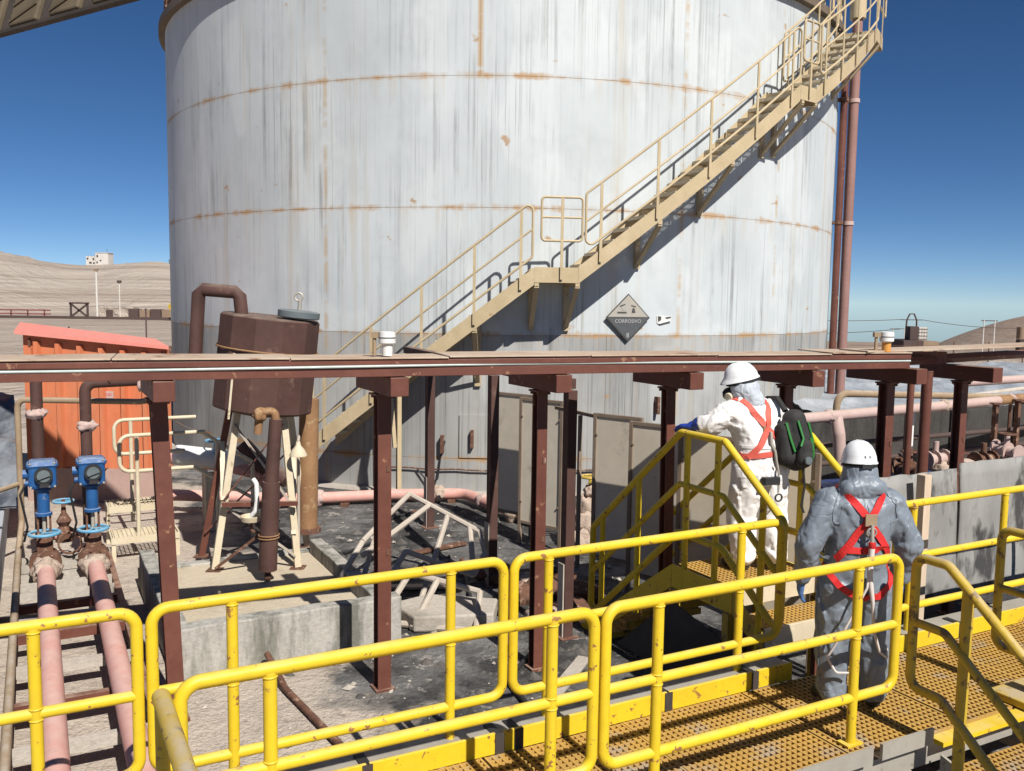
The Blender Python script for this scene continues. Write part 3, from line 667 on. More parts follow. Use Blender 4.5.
# curled-up end sheet at the right
vs = []; fs = []
for i in range(15):
    f = i / 14; s_ = LEN - 0.55 + 3.4 * f; zz = DZ + 0.030 + 0.03 * f ** 2.0
    tt = 0.62 * f
    for (t, dz) in ((-0.04 + tt, 0), (0.36 + tt, 0), (0.36 + tt, 0.014), (-0.04 + tt, 0.014)): vs.append(RK(s_, t, zz - 0.012 + dz))
for i in range(14):
    for q_ in range(4): l = (q_ + 1) % 4; fs.append((i * 4 + q_, i * 4 + l, i * 4 + 4 + l, i * 4 + 4 + q_))
fs += [(0, 1, 2, 3), (59, 58, 57, 56)]
mb = MB(); mb.add(vs, fs, False); mb.build('curled_sheet', 'decktop', rack)
mb = MB(); mb.tube([RK(LEN - 0.1, .3, DZ - .10), RK(LEN + 1.0, 0.55, DZ - 0.09), RK(LEN + 3.0, 1.2, DZ - .09)], 0.05, 8); mb.build('edge_channel', 'brown', rack)
# columns with cap beams set along the plant grid
cols = [(-0.396, 0.120, 0.10), (-0.1447, 0.115, 0.0), (0.0317, 0.100, 0.0), (0.1748, 0.095, 0.03), (0.3064, 0.095, 0.0), (0.4183, 0.112, 0.0), (0.5011, 0.10, 0.0)]
for (slope, w, lean) in cols:
    # column line stands 0.40 m behind the front edge of the deck
    q0 = RK(0, 0.40, 0); k = (slope * q0.y - q0.x) / (rd.x - slope * rd.y); c = q0 + rd * k
    base = c + Vector((lean, -lean * 0.2, 0)); top = c + Z * (DZ - 0.31)
    mb = MB(); mb.ibeam(base, top, w, w, 0.016, up=V); mb.build('column', 'brown', rack, 0.003)
    c0 = c + Z * (DZ - 0.226) - V * 0.40
    mb = MB(); mb.bar(c0, c0 + V * 0.86, 0.15, 0.15); mb.build('cap_beam', 'brown', rack, 0.006)
    mb = MB(); mb.box(base + Z * 0.022, (w + 0.05, w + 0.05, 0.024)); mb.build('base_plate', 'brown', rack)
    mb = MB(); mb.box(c + Z * (DZ - 0.318), (w + 0.05, w + 0.05, 0.016)); mb.build('cap_plate', 'brown', rack)
    for (da_, db_) in ((-.5, -.5), (.5, -.5), (-.5, .5), (.5, .5)):
        q_ = c + U * da_ * (w + 0.01) + V * db_ * (w + 0.01); mb = MB(); mb.cyl(q_ + Z * (DZ - 0.350), q_ + Z * (DZ - 0.327), 0.014, 6); mb.build('bolt', 'rust', rack)
    for (hz, dx) in ((1.9, 0.02), (1.2, -0.02)):
        mb = MB(); mb.box(c - V * (w / 2 - 0.004) + U * (w / 2 - 0.03) + Z * hz, (0.03, 0.02, 0.05)); mb.build('clip', 'rust', rack)
# slim rear posts carrying a branch beam towards the tank
br0 = Vector((0.56, 8.55, 0)); br1 = Vector((-1.16, 12.7, 0))
branch = empty('branch_rack', br0, 'narrow dark branch beam on slim posts running towards the tank', 'pipe rack')
for (p, w) in ((br0, 0.10), (br0.lerp(br1, 0.40) + Vector((-0.08, -0.1, 0)), 0.10), (br1, 0.11)):
    mb = MB(); mb.bar(p, p + Z * 2.44, w, w, up=V); mb.build('post', 'brown2', branch, 0.004)  # shade on these posts is put into a darker brown
    mb = MB(); mb.bar(p + Vector((-.055, -.012, 0)), p + Vector((-.055, -.012, 0.75)), 0.02, 0.10, up=V); mb.build('post_sleeve', 'white_frame', branch)
    mb = MB(); mb.box(p + Z * 0.012, (w + 0.1, w + 0.1, 0.024)); mb.build('base_plate', 'brown', branch)
dv = (br1 - br0).normalized()
mb = MB(); mb.bar(br0 + Z * 2.50, br1 + dv * 1.2 + Z * 2.50, 0.12, 0.10); mb.build('beam', 'brown2', branch, 0.006)
# beacons standing on the rack
def beacon(loc, lab, lens):
    x, y, z = loc
    e = empty('vent_cap', loc, lab, 'vent cap', 'white caps on the pipe rack')
    mb = MB(); mb.lathe(loc, [(0.040, 0), (0.043, 0.10)], 18); mb.build('stem', lens, e)
    mb = MB(); mb.lathe(loc, [(0.050, 0.09), (0.065, 0.10), (0.065, 0.135), (0.05, 0.137), (0.052, 0.142), (0.066, 0.145), (0.064, 0.185), (0.035, 0.19)], 18); mb.build('cap', 'white', e)
    mb = MB(); mb.torus((x, y, z + 0.139), Z, 0.06, 0.006, 18, 6); mb.build('band', 'black', e)
    mb = MB(); mb.cyl((x - 0.10, y, z), (x - 0.10, y, z + 0.14), 0.015, 10); mb.wbox((x - 0.095, y, z + 0.16), (0.06, 0.05, 0.045)); mb.build('side_fitting', 'pipe_ochre', e)
beacon((-0.975, 7.0, DZ + 0.015), 'white round vent cap on the rack in front of the tank stair', 'white')
beacon((3.55, 8.55, DZ + 0.02), 'white round beacon with amber base at the right of the rack', 'lampamber')


# ================================================================== WALKWAY
WZ = 0.60; WB0 = 3.56; WB1 = 4.56
walk = empty('walkway', P(4, 4, 0), 'elevated walkway of tan moulded grating under the grey-suited worker', 'walkway')
def grating_mesh(L, W, name='grating', pitch=0.044, bw=0.015, bh=0.034):
    mb = MB(); X0, Y0 = Vector((1, 0, 0)), Vector((0, 1, 0))
    n = int(round(L / pitch)); m = int(round(W / pitch))
    for i in range(n + 1):
        x = -L / 2 + 0.007 + (L - 0.014) * i / n; mb.box((x, 0, -bh / 2), (bw, W, bh), X0, Y0, Z)
    for j in range(m + 1):
        y = -W / 2 + 0.007 + (W - 0.014) * j / m; mb.box((0, y, -bh / 2 - 0.002), (L, bw, bh - 0.001), X0, Y0, Z)
    return shared(mb, name, 'grating')
UV4 = Matrix(((U.x, V.x, 0, 0), (U.y, V.y, 0, 0), (0, 0, 1, 0), (0, 0, 0, 1)))
def at_uv(a, b, z):
    m = UV4.copy(); m.translation = P(a, b, z); return m
gm = grating_mesh(0.986, (WB1 - WB0) - 0.02)
for k in range(9): inst('grating_panel', gm, at_uv(0.75 + k + 0.005 * (k % 3), (WB0 + WB1) / 2, WZ + 0.002 * (k % 2)), walk)
for b in (WB0 + 0.02, WB1 - 0.02):
    mb = MB(); mb.bar(P(0.2, b, WZ - 0.12), P(9.3, b, WZ - 0.12), 0.05, 0.14); mb.build('side_beam', 'steel', walk)
for k in range(10):
    a = 0.25 + k; mb = MB(); mb.bar(P(a, WB0 + .06, WZ - 0.10), P(a, WB1 - .06, WZ - 0.10), 0.06, 0.10); mb.build('cross_beam', 'steel', walk)
for a in (0.4, 2.6, 4.7, 6.8, 9.0):
    for b in (WB0 + 0.03, WB1 - 0.03):
        mb = MB(); mb.bar(P(a, b, 0.01), P(a, b, WZ - 0.192), 0.09, 0.09); mb.build('leg', 'steel', walk)
# far-side ledge and yellow toe boards with dark joint straps
mb = MB(); mb.bar(P(0.2, WB1 + 0.115, WZ + 0.095), P(4.74, WB1 + 0.115, WZ + 0.095), 0.19, 0.02); mb.build('ledge', 'steel', walk)
mb = MB(); mb.bar(P(5.86, WB1 + 0.115, WZ + 0.095), P(9.3, WB1 + 0.115, WZ + 0.095), 0.19, 0.02); mb.build('ledge', 'steel', walk)
for (a0, a1) in ((0.2, 1.55), (1.56, 2.35), (2.40, 3.62), (3.63, 4.36), (4.40, 4.74), (5.86, 6.58), (6.64, 7.9), (7.96, 9.2)):
    mb = MB(); mb.bar(P(a0 + .004, WB1 + 0.005, WZ + 0.065), P(a1 - .004, WB1 + 0.005, WZ + 0.065), 0.022, 0.13); mb.build('toe_board', 'yellow', walk, 0.004)
for a in (1.55, 2.37, 2.50, 3.625, 4.38, 6.61, 7.93):
    mb = MB(); mb.bar(P(a - .03, WB1 - 0.010, WZ + 0.065), P(a + .03, WB1 - 0.010, WZ + 0.065), 0.006, 0.125); mb.build('joint_strap', 'darkrib', walk)
    mb = MB(); mb.bar(P(a - .03, WB1 + 0.09, WZ + 0.110), P(a + .03, WB1 + 0.09, WZ + 0.110), 0.13, 0.008); mb.build('joint_strap', 'black', walk)
# near-side edge channels at the stair head
for (a0, a1) in ((3.62, 4.32), (4.40, 4.86)):
    mb = MB(); mb.bar(P(a0, WB0 - 0.06, WZ + 0.03), P(a1, WB0 - 0.06, WZ + 0.03), 0.02, 0.10); mb.bar(P(a0, WB0 - 0.02, WZ - 0.012), P(a1, WB0 - 0.02, WZ - 0.012), 0.06, 0.012); mb.build('edge_channel', 'steel', walk)
mb = MB(); mb.bar(P(4.9, WB0 - 0.06, WZ - 0.02), P(5.9, WB0 - 0.06, WZ - 0.02), 0.10, 0.03); mb.build('nosing', 'yellow', walk)

# ================================================================== YELLOW RAILINGS
def railing(name, a0, a1, b, posts, lab, top=1.735, spacing=0.43, r=0.030, mt='yellow', pz=WZ, group='yellow railing panels', base=None):
    root = empty(name, base if base is not None else P(a0, b, pz), lab, 'railing', group)
    bot = top - 2 * spacing + 0.02
    mb = MB(); mb.tube([P(a0, b, bot), P(a1, b, bot), P(a1, b, top), P(a0, b, top)], r, 14, fil=0.085, closed=True, seg=7); mb.build('rail_loop', mt, root)
    mb = MB(); mb.tube([P(a0, b, top - spacing), P(a1, b, top - spacing)], r * 0.93, 14); mb.build('mid_rail', mt, root)
    for a in posts:
        mb = MB(); mb.tube([P(a, b - 0.004, pz - 0.1), P(a, b - 0.004, top - 0.012)], r * 0.98, 14); mb.build('post', mt, root)
        mb = MB(); mb.box(P(a, b, pz + 0.008), (0.13, 0.09, 0.012)); mb.build('foot_plate', mt, root)
        for zz in (top - 0.030, top - spacing - 0.028, top - spacing + 0.028): mb = MB(); mb.torus(P(a, b - 0.004, zz), Z, r * 0.98, 0.005, 14, 6); mb.build('weld_bead', mt, root)
    return root
railing('railing_panel', 0.47, 2.46, 3.70, (0.83, 2.21), 'yellow railing panel nearest the viewer, at the bottom left of the walkway')
railing('railing_panel', 2.53, 4.72, 3.70, (2.86, 4.36), 'yellow railing panel in front of the grey-suited worker')
railing('railing_panel', 0.47, 2.45, 4.68, (0.86, 2.10), 'yellow railing panel crossing in front of the concrete pad')
railing('railing_panel', 2.52, 4.70, 4.68, (2.76, 4.32), 'yellow railing panel in front of the crossover stair')
railing('railing_panel', 5.92, 9.2, 4.68, (6.10, 7.25, 8.6), 'yellow railing panel in front of the leaning grey boards')
railing('railing_panel', -1.6, 0.40, 4.68, (-0.05,), 'yellow railing panel over the two salmon pipes')
# connecting stub rail running back towards the viewer
sr = empty('stub_rail', P(0.40, 3.66, WZ), 'dirty, shade-darkened yellow end rail pointing towards the viewer at lower left', 'railing')
mb = MB(); mb.tube([P(0.40, 3.70, 1.70), P(0.40, 2.2, 1.72)], 0.036, 14); mb.build('rail', 'yellow_dirty_shade', sr)
mb = MB(); mb.tube([P(0.40, 3.68, 0.6), P(0.40, 3.68, 1.69)], 0.028, 12); mb.build('post', 'yellow_dirty_shade', sr)
mb = MB(); mb.tube([P(0.40, 3.67, 1.28), P(0.40, 2.2, 1.29)], 0.028, 12); mb.build('mid_rail', 'yellow_dirty_shade', sr)
# stair going down from the walkway, with bent side rails
ds = empty('descending_stair', P(5.4, 3.4, 0), 'short grating stair dropping from the walkway at lower right', 'stair')
gm2 = grating_mesh(0.96, 0.27, 'tread_grating')
for k in range(4):
    z = WZ - 0.19 * (k + 1); b = WB0 - 0.24 - 0.25 * k
    inst('tread', gm2, at_uv(5.42, b, z), ds)
    mb = MB(); mb.bar(P(4.95, b - 0.135, z - 0.03), P(5.89, b - 0.135, z - 0.03), 0.02, 0.07); mb.build('nosing', 'yellow_dirty_shade', ds)
for a in (4.92, 5.93):
    mb = MB(); mb.prism([P(a, 3.48, 0.50), P(a, 3.48, 0.26), P(a, 2.3, -0.02 + 0.03), P(a, 2.3, 0.2)], U * 0.02); mb.build('stringer', 'steel', ds)
mb = MB(); mb.box(P(5.97, 3.42, 0.45), (0.34, 0.50, 0.30)); mb.build('step_box', 'steel', ds, 0.006)
mb = MB(); mb.box(P(5.97, 3.46, 0.633), (0.40, 0.58, 0.05)); mb.build('step_top', 'yellow_dirty_shade', ds, 0.006)
def stair_rail(a, b0, b1, b2, lab, drop=0.80):
    root = empty('stair_rail', P(a, b0, WZ), lab, 'railing', 'bent stair rails at lower right')
    t = 1.735
    pts = [P(a, b1, t), P(a, b2, t - drop * (b1 - b2))]
    low = [p - Z * 0.84 for p in pts]
    mb = MB(); mb.tube([P(a, b0, t), pts[0], pts[1], low[1], low[0], P(a, b0, t - 0.84)], 0.030, 14, fil=0.075, closed=True, seg=6); mb.build('rail_loop', 'yellow_dirty_shade', root)
    mb = MB(); mb.tube([P(a, b0, t - 0.42), pts[0] - Z * 0.42, pts[1] - Z * 0.42], 0.027, 12, fil=0.06); mb.build('mid_rail', 'yellow_dirty_shade', root)
    bm_ = b1 - 0.10; tz = t - drop * 0.10
    for bb in (b1 - 0.12, (b1 + b2) / 2 - 0.1):
        zt = t - drop * (b1 - bb)
        mb = MB(); mb.tube([P(a + .03, bb, zt - 1.18), P(a + .03, bb, zt - 0.02)], 0.034, 12); mb.build('post', 'yellow_dirty_shade', root)
stair_rail(4.83, 3.66, 3.44, 2.3, 'left bent rail of the short stair at lower right')
stair_rail(5.98, 3.86, 3.60, 2.3, 'right bent rail of the short stair, cut by the picture edge')

# ================================================================== CROSSOVER STAIR with the white-suited worker
LZ = 1.05
cx = empty('crossover_stair', P(5.3, 5.6, 0), 'yellow crossover stair with a raised landing, under the white-suited worker', 'stair')
gm3 = grating_mesh(0.88, 0.72, 'landing_grating'); inst('landing', gm3, at_uv(5.28, 5.64, LZ), cx)
gm4 = grating_mesh(0.88, 0.30, 'step_grating')
for (b, z) in ((5.10, 0.83),):
    inst('step', gm4, at_uv(5.28, b, z), cx)
    mb = MB(); mb.box(P(5.28, b - 0.165, z - 0.085), (0.92, 0.022, 0.17)); mb.build('riser', 'pale', cx, 0.003)
    for a in (4.9, 5.66): mb = MB(); mb.bar(P(a, b + .1, 0.02), P(a, b + .1, z - 0.05), 0.05, 0.05); mb.build('leg', 'brown', cx)
mb = MB(); mb.box(P(5.28, 5.265, LZ - 0.075), (0.92, 0.02, 0.15)); mb.build('riser', 'pale', cx)
for k in range(5):
    z = LZ - 0.19 * (k + 1); b = 6.14 + 0.25 * k
    inst('tread', gm4, at_uv(5.28, b, z), cx)
    mb = MB(); mb.bar(P(4.83, b - 0.15, z - 0.03), P(5.73, b - 0.15, z - 0.03), 0.012, 0.06); mb.build('nosing', 'yellow_dirty_shade', cx)
for a in (4.78, 5.74):
    mb = MB(); mb.prism([P(a, 6.02, LZ), P(a, 6.02, LZ - 0.20), P(a, 7.22, 0.02), P(a, 7.48, 0.02)], U * 0.02); mb.build('stringer', 'yellow', cx)
    mb = MB(); mb.prism([P(a, 5.26, LZ), P(a, 5.26, LZ - 0.2), P(a, 6.015, LZ - 0.2), P(a, 6.015, LZ)], U * 0.02); mb.build('landing_beam', 'yellow', cx)
    mb = MB(); mb.prism([P(a, 4.92, 0.78), P(a, 4.92, 0.64), P(a, 5.255, LZ - 0.2), P(a, 5.255, LZ)], U * 0.02); mb.build('stringer', 'yellow_dirty_shade', cx)
    for b in (5.3, 5.98):
        mb = MB(); mb.bar(P(a + .01, b, 0.01), P(a + .01, b, LZ - 0.202), 0.07, 0.07); mb.build('leg', 'yellow_dirty_shade', cx)
mb = MB(); mb.prism([P(4.745, 5.0, 0.55), P(4.745, 5.0, 0.10), P(4.745, 6.75, 0.10), P(4.745, 5.96, LZ - 0.30)], U * 0.012); mb.build('side_plate', 'blackplate', cx)  # dark side board; the void's shade under the stair is in its near-black
def cross_rail(a, lab, mt='yellow_dirty_shade'):
    root = empty('crossover_rail', P(a, 5.6, LZ), lab, 'railing', 'crossover rails')
    t = 2.2
    path = [P(a, 4.76, 1.70), P(a, 5.42, t), P(a, 5.97, t), P(a, 7.28, t - 1.12)]
    lo = [p - Z * 0.86 for p in path]
    mb = MB(); mb.tube(path + [path[3] - Z * 0.9 + V * 0.02, lo[2], lo[1], lo[0]], 0.030, 14, fil=0.07, closed=True, seg=6); mb.build('rail_loop', mt, root)
    mb = MB(); mb.tube([p - Z * 0.44 for p in path], 0.026, 12, fil=0.06, seg=5); mb.build('mid_rail', mt, root)
    for (b, z0, z1) in ((4.98, 0.66, 1.85), (5.50, LZ - 0.2, t), (5.88, LZ - 0.2, t), (6.55, 0.45, t - 0.50), (7.12, 0.05, t - 0.98)):
        mb = MB(); mb.tube([P(a + 0.002, b, z0), P(a + 0.002, b, z1 - 0.01)], 0.027, 12); mb.build('post', 'yellow' if b > 5.6 else mt, root)
cross_rail(4.80, 'left bent rail of the crossover stair, gripped by the blue glove', 'yellow'); cross_rail(5.72, 'right bent rail of the crossover stair beside the beige screens', 'yellow')

# ================================================================== BEIGE SCREENS
for i, (b0, b1) in enumerate(((11.28, 10.58), (10.50, 9.80), (8.72, 8.08), (7.98, 7.24), (7.14, 6.42), (6.32, 5.52))):
    nm = ['first and farthest beige screen panel, nearest the tank stair foot', 'second beige screen panel from the far end', 'third beige screen panel, just after the open gap',
          'fourth beige screen panel, left of the crossover rail peak', 'fifth beige screen panel, behind the crossover rails', 'nearest beige screen panel, behind the white-suited worker'][i]
    zt = 2.0; zb = 0.30; mid = (b0 + b1) / 2
    tw = R(24); pn = (U * math.cos(tw) + V * math.sin(tw)); pv = (V * math.cos(tw) - U * math.sin(tw))   # turn added to each screen so its face catches the sun
    def S(db, z, o=0.0): return P(5.84, mid, 0) + pv * db + pn * o + Z * z
    hw = (b0 - b1) / 2
    e = empty('screen_panel', P(5.84, mid, 0), nm, 'screen', 'beige screen panels')
    mb = MB(); mb.box(S(0, (zt + zb) / 2), (0.014, 2 * hw - 0.07, zt - zb - 0.06), pn, pv, Z); mb.build('sheet', 'panel', e)
    for d in (hw - 0.02, -hw + 0.02):
        mb = MB(); mb.bar(S(d, 0.02), S(d, zt), 0.045, 0.045, up=pv); mb.build('upright', 'panelframe', e, 0.003)
    for z in (zt - 0.02, zb + 0.02):
        mb = MB(); mb.bar(S(-hw + 0.043, z), S(hw - 0.043, z), 0.04, 0.04); mb.build('cross_bar', 'panelframe', e, 0.003)
    for (d, z) in ((hw - .05, zt - .25), (hw - .05, zb + .3), (-hw + .05, zt - .25), (-hw + .05, zb + .3)):
        mb = MB(); mb.cyl(S(d, z, -0.012), S(d, z, -0.03), 0.012, 8); mb.build('bolt', 'panelframe', e)
tb = empty('top_bar', P(5.84, 9.3, 0), 'bare steel bar bridging the gap between the beige screens', 'bar')
mb = MB(); mb.bar(P(5.84, 8.74, 1.93), P(5.84, 9.78, 1.93), 0.04, 0.04); mb.build('bar', 'panelframe', tb)
mb = MB(); mb.bar(P(5.84, 9.2, 0.02), P(5.84, 9.2, 1.9), 0.04, 0.04); mb.build('stub', 'panelframe', tb)

# ================================================================== CONCRETE PAD with low walls
pad = empty('concrete_pad', P(2, 9.3, 0), 'low-walled concrete pad carrying the brown vessel', 'concrete pad')
A0, A1, B0, B1, H = 0.95, 3.02, 7.86, 10.75, 0.46
mb = MB(); mb.box(P((A0 + A1) / 2, (B0 + B1) / 2, 0.10), (A1 - A0 - 0.30, B1 - B0 - 0.34, 0.20)); mb.build('floor_slab', 'padfloor', pad)
def rough_wall(a0, a1, b0, b1, h, name, mt, n=14):
    mb = MB(); vs = []; fs = []
    la = a1 - a0; lb = b1 - b0; long_a = la > lb
    for i in range(n + 1):
        f = i / n
        for (s, z) in ((0, 0.0), (1, 0.0), (1, h), (0, h)):
            a = a0 + la * (f if long_a else s); b = b0 + lb * (s if long_a else f)
            p = P(a, b, z); nz = noise.noise(p * 3.1)
            if z > 0: p.z += 0.014 * nz; p += (V if long_a else U) * 0.008 * noise.noise(p * 2.3)
            vs.append(p)
    for i in range(n):
        for k in range(4): l = (k + 1) % 4; fs.append((i * 4 + k, i * 4 + l, i * 4 + 4 + l, i * 4 + 4 + k))
    fs += [(0, 1, 2, 3), (n * 4 + 3, n * 4 + 2, n * 4 + 1, n * 4)]
    mb.add(vs, fs); return mb.build(name, mt, pad, 0.012)
rough_wall(A0, A1, B0, B0 + 0.17, H, 'front_wall', 'concwall'); rough_wall(A0, A1, B1 - 0.17, B1, 0.225, 'rear_wall', 'concwall')
rough_wall(A0, A0 + 0.15, B0 + 0.172, B1 - 0.172, H, 'side_wall', 'concwall'); rough_wall(A1 - 0.15, A1, B0 + 0.172, B1 - 0.172, 0.36, 'side_wall', 'concwall')

# ================================================================== BROWN VESSEL on cream legs
vc = Vector((-2.83, 10.35, 0))
ves = empty('brown_vessel', (vc.x, vc.y, 0.2), 'tilted rust-brown vessel on cream legs above the concrete pad', 'vessel')
tilt = Vector((0.105, 0.0, 1)).normalized()
vb = vc + Vector((-0.06, 0, 1.99))
mb = MB(); mb.lathe(vb, [(0.25, -0.06), (0.54, 0.0), (0.565, 0.02), (0.565, 1.06), (0.545, 1.075), (0.2, 1.08)], 12, axis=tilt); mb.sm = [False] * len(mb.sm); mb.build('shell', 'brown2', ves, 0.006)
mb = MB(); mb.torus(vb + tilt * 0.70, tilt, 0.568, 0.012, 40, 6); mb.build('band', 'rustcol', ves)
mb = MB(); mb.bar(vb + tilt * -0.05 + Vector((-.22, -.535, 0)), vb + tilt * 0.68 + Vector((-.22, -.535, 0)), 0.022, 0.03); mb.build('strap', 'pale', ves)
lidc = vb + tilt * 1.085 + Vector((0.34, -0.10, -0.02))
mb = MB(); mb.lathe(lidc, [(0.22, 0.0), (0.235, 0.01), (0.235, 0.075), (0.21, 0.085), (0.0, 0.095)], 26, axis=tilt); mb.build('lid', 'lidgrey', ves)
mb = MB(); mb.cyl(lidc + tilt * 0.09, lidc + tilt * 0.20, 0.022, 10); mb.torus(lidc + tilt * 0.24 + Vector((-.02, 0, 0)), Vector((0, 1, 0)), 0.045, 0.012, 14, 6); mb.build('lid_fitting', 'steel', ves)
# swan-neck pipe at the left
sn = empty('swan_neck_pipe', (-3.55, 10.2, 2.6), 'brown square-cornered swan-neck pipe on the vessel top', 'pipe')
mb = MB(); mb.tube([(-3.60, 10.2, 2.62), (-3.545, 10.2, 3.36), (-3.09, 10.2, 3.33), (-3.07, 10.22, 3.06)], 0.075, 16, fil=0.05, seg=1); mb.build('pipe', 'brown2', sn)
mb = MB(); mb.cyl((-3.605, 10.2, 2.54), (-3.60, 10.2, 2.625), 0.05, 12); mb.build('tip', 'black', sn)
# legs and bracing
legs = [(-3.33, 9.92), (-3.66, 10.45), (-2.42, 10.05), (-2.52, 10.95)]
for i, (x, y) in enumerate(legs):
    tx = x * 0.55 + vc.x * 0.45; ty = y * 0.55 + vc.y * 0.45
    mb = MB(); mb.bar((x, y, 0.212), (tx, ty, 1.98), 0.075, 0.05); mb.build('leg', 'pale' if i != 1 else 'brown', ves, 0.004)
    mb = MB(); mb.wbox((x, y, 0.207), (0.16, 0.16, 0.012)); mb.build('foot_plate', 'rust', ves)
for (i, j, z0, z1, mt) in ((0, 2, 1.85, 0.95, 'white_frame'), (2, 0, 1.85, 1.0, 'brown'), (0, 2, 0.95, 0.35, 'white_frame'), (0, 1, 1.0, 1.6, 'pale'), (1, 3, 0.5, 1.5, 'brown'), (2, 3, 0.6, 1.5, 'pale')):
    def on(leg, z):
        x, y = legs[leg]; f = (z - 0.212) / 1.77; return Vector((x + (vc.x - x) * 0.45 * f, y + (vc.y - y) * 0.45 * f - 0.05, z))
    mb = MB(); mb.bar(on(i, z0), on(j, z1), 0.055, 0.012); mb.build('brace', mt, ves)
mb = MB(); mb.bar((-3.22, 9.87, 0.97), (-2.40, 9.98, 0.97), 0.05, 0.05); mb.build('cross_bar', 'brown', ves)
mb = MB(); mb.bar((-3.3, 9.86, 0.24), (-2.60, 9.7, 0.80), 0.03, 0.03); mb.build('brace', 'rust', ves)
# brown lagged pipe with crusted outlet in front of the vessel
bp = empty('lagged_pipe', (-2.62, 9.55, 0.2), 'brown lagged downpipe with a bend, in front of the vessel legs', 'pipe')
mb = MB(); mb.tube([(-2.63, 9.55, 0.33), (-2.60, 9.55, 0.90), (-2.58, 9.56, 1.30)], [0.10, 0.098, 0.093], 16); mb.build('lower_pipe', 'brown2', bp)
mb = MB(); mb.tube([(-2.58, 9.56, 1.302), (-2.53, 9.58, 1.98)], [0.075, 0.068], 14); mb.build('upper_pipe', 'brown2', bp)
mb = MB(); mb.cyl((-2.63, 9.55, 0.22), (-2.63, 9.55, 0.33), 0.035, 10); mb.build('spigot', 'rust', bp)
mb = MB(); mb.torus((-2.612, 9.55, 0.72), Z, 0.108, 0.008, 20, 6); mb.torus((-2.614, 9.55, 0.69), Z, 0.108, 0.008, 20, 6); mb.build('wire_tie', 'rustcol', bp)
def crust(name, c, r, mt, parent, seed, sx=1, sy=1, sz=1):
    bm = bmesh.new(); bmesh.ops.create_icosphere(bm, subdivisions=3, radius=1.0)
    for v in bm.verts:
        k = 1 + 0.38 * noise.noise(v.co * 1.9 + Vector((seed, 0, 0))) + 0.2 * noise.noise(v.co * 4.7 + Vector((0, seed, 0)))
        v.co = Vector((v.co.x * k * r * sx, v.co.y * k * r * sy, v.co.z * k * r * sz)) + Vector(c)
    me = bpy.data.meshes.new(name); bm.to_mesh(me); bm.free(); me.materials.append(M[mat_] if (mat_ := mt) else None)
    for p in me.polygons: p.use_smooth = True
    o = bpy.data.objects.new(name, me); COL.objects.link(o)
    if parent is not None: put(o, parent)
    return o
mb = MB(); mb.tube([(-2.72, 9.56, 1.82), (-2.70, 9.56, 2.05), (-2.54, 9.57, 2.07), (-2.53, 9.58, 1.96)], 0.045, 12, fil=0.05); mb.build('outlet_bend', 'rustcol', bp)
crust('salt_lump', (-2.70, 9.54, 2.03), 0.075, 'rustcol', bp, 3.0)
# ochre stand column
oc = empty('ochre_column', (-2.50, 11.0, 0), 'ochre rusty pipe column behind the emergency shower', 'column')
mb = MB(); mb.tube([(-2.50, 10.9, 0.45), (-2.47, 10.9, 2.05)], 0.118, 18); mb.build('pipe', 'rustcol', oc)
mb = MB(); mb.cyl((-2.50, 10.9, 0.40), (-2.50, 10.9, 0.46), 0.16, 18); mb.build('base_flange', 'rust', oc)
# emergency shower and eyewash
es = empty('emergency_shower', (-2.72, 9.95, 0.2), 'cream emergency shower head and eyewash bowl on a thin white pipe', 'emergency shower')
mb = MB(); mb.tube([(-2.46, 10.25, 0.21), (-2.45, 10.25, 1.70), (-2.41, 10.1, 1.70), (-2.405, 10.05, 1.66)], 0.018, 10, fil=0.06); mb.build('stand_pipe', 'white_frame', es)
mb = MB(); mb.lathe((-2.405, 10.05, 1.50), [(0.10, 0.0), (0.098, 0.015), (0.07, 0.07), (0.03, 0.12), (0.022, 0.165)], 22); mb.build('shower_head', 'pale', es)
mb = MB(); mb.lathe((-2.86, 9.75, 0.80), [(0.03, 0.0), (0.105, 0.02), (0.118, 0.075), (0.112, 0.08), (0.095, 0.035), (0.0, 0.028)], 24); mb.build('eyewash_bowl', 'pale', es)
mb = MB(); mb.tube([(-2.84, 9.78, 1.28), (-2.80, 9.76, 1.24), (-2.79, 9.74, 1.05), (-2.81, 9.74, 0.93), (-2.86, 9.75, 0.87)], 0.026, 10, fil=0.06); mb.build('hose', 'white', es)
mb = MB(); mb.tube([(-2.86, 9.75, 0.80), (-2.86, 9.75, 0.70), (-2.75, 9.72, 0.69), (-2.66, 9.6, 0.69)], 0.016, 8, fil=0.04); mb.build('drain_arm', 'rust', es)

# ================================================================== SALMON PIPE along the tank foot
sp = empty('salmon_pipe', (-1.1, 14.4, 0.1), 'long salmon pipe with crusted joints along the foot of the tank', 'pipe')
ppts = [(-5.3, 13.3, 0.30), (-3.3, 13.75, 0.16), (-1.9, 14.2, 0.15), (-0.75, 14.35, 0.15), (-0.25, 13.55, 0.15), (0.35, 12.75, 0.16)]
mb = MB(); mb.tube(ppts, 0.088, 16, fil=0.3); mb.build('pipe', 'pink', sp)
mb = MB(); mb.tube([(0.40, 12.78, 0.17), (1.2, 13.1, 0.16), (2.6, 13.0, 0.16), (3.6, 12.4, 0.2)], 0.088, 16, fil=0.3); mb.build('pipe', 'pink', sp)
for i, p in enumerate(((-3.0, 13.85, .16), (-1.15, 14.3, .16), (-0.42, 13.85, .15), (0.05, 13.1, .15), (0.42, 12.8, .2), (1.75, 13.05, .2))):
    crust('crusted_joint', p, 0.115 + 0.03 * (i in (3, 4)), 'crust' if i % 2 else 'pinkpale', sp, i * 5.1, 1, 1, 1.1)
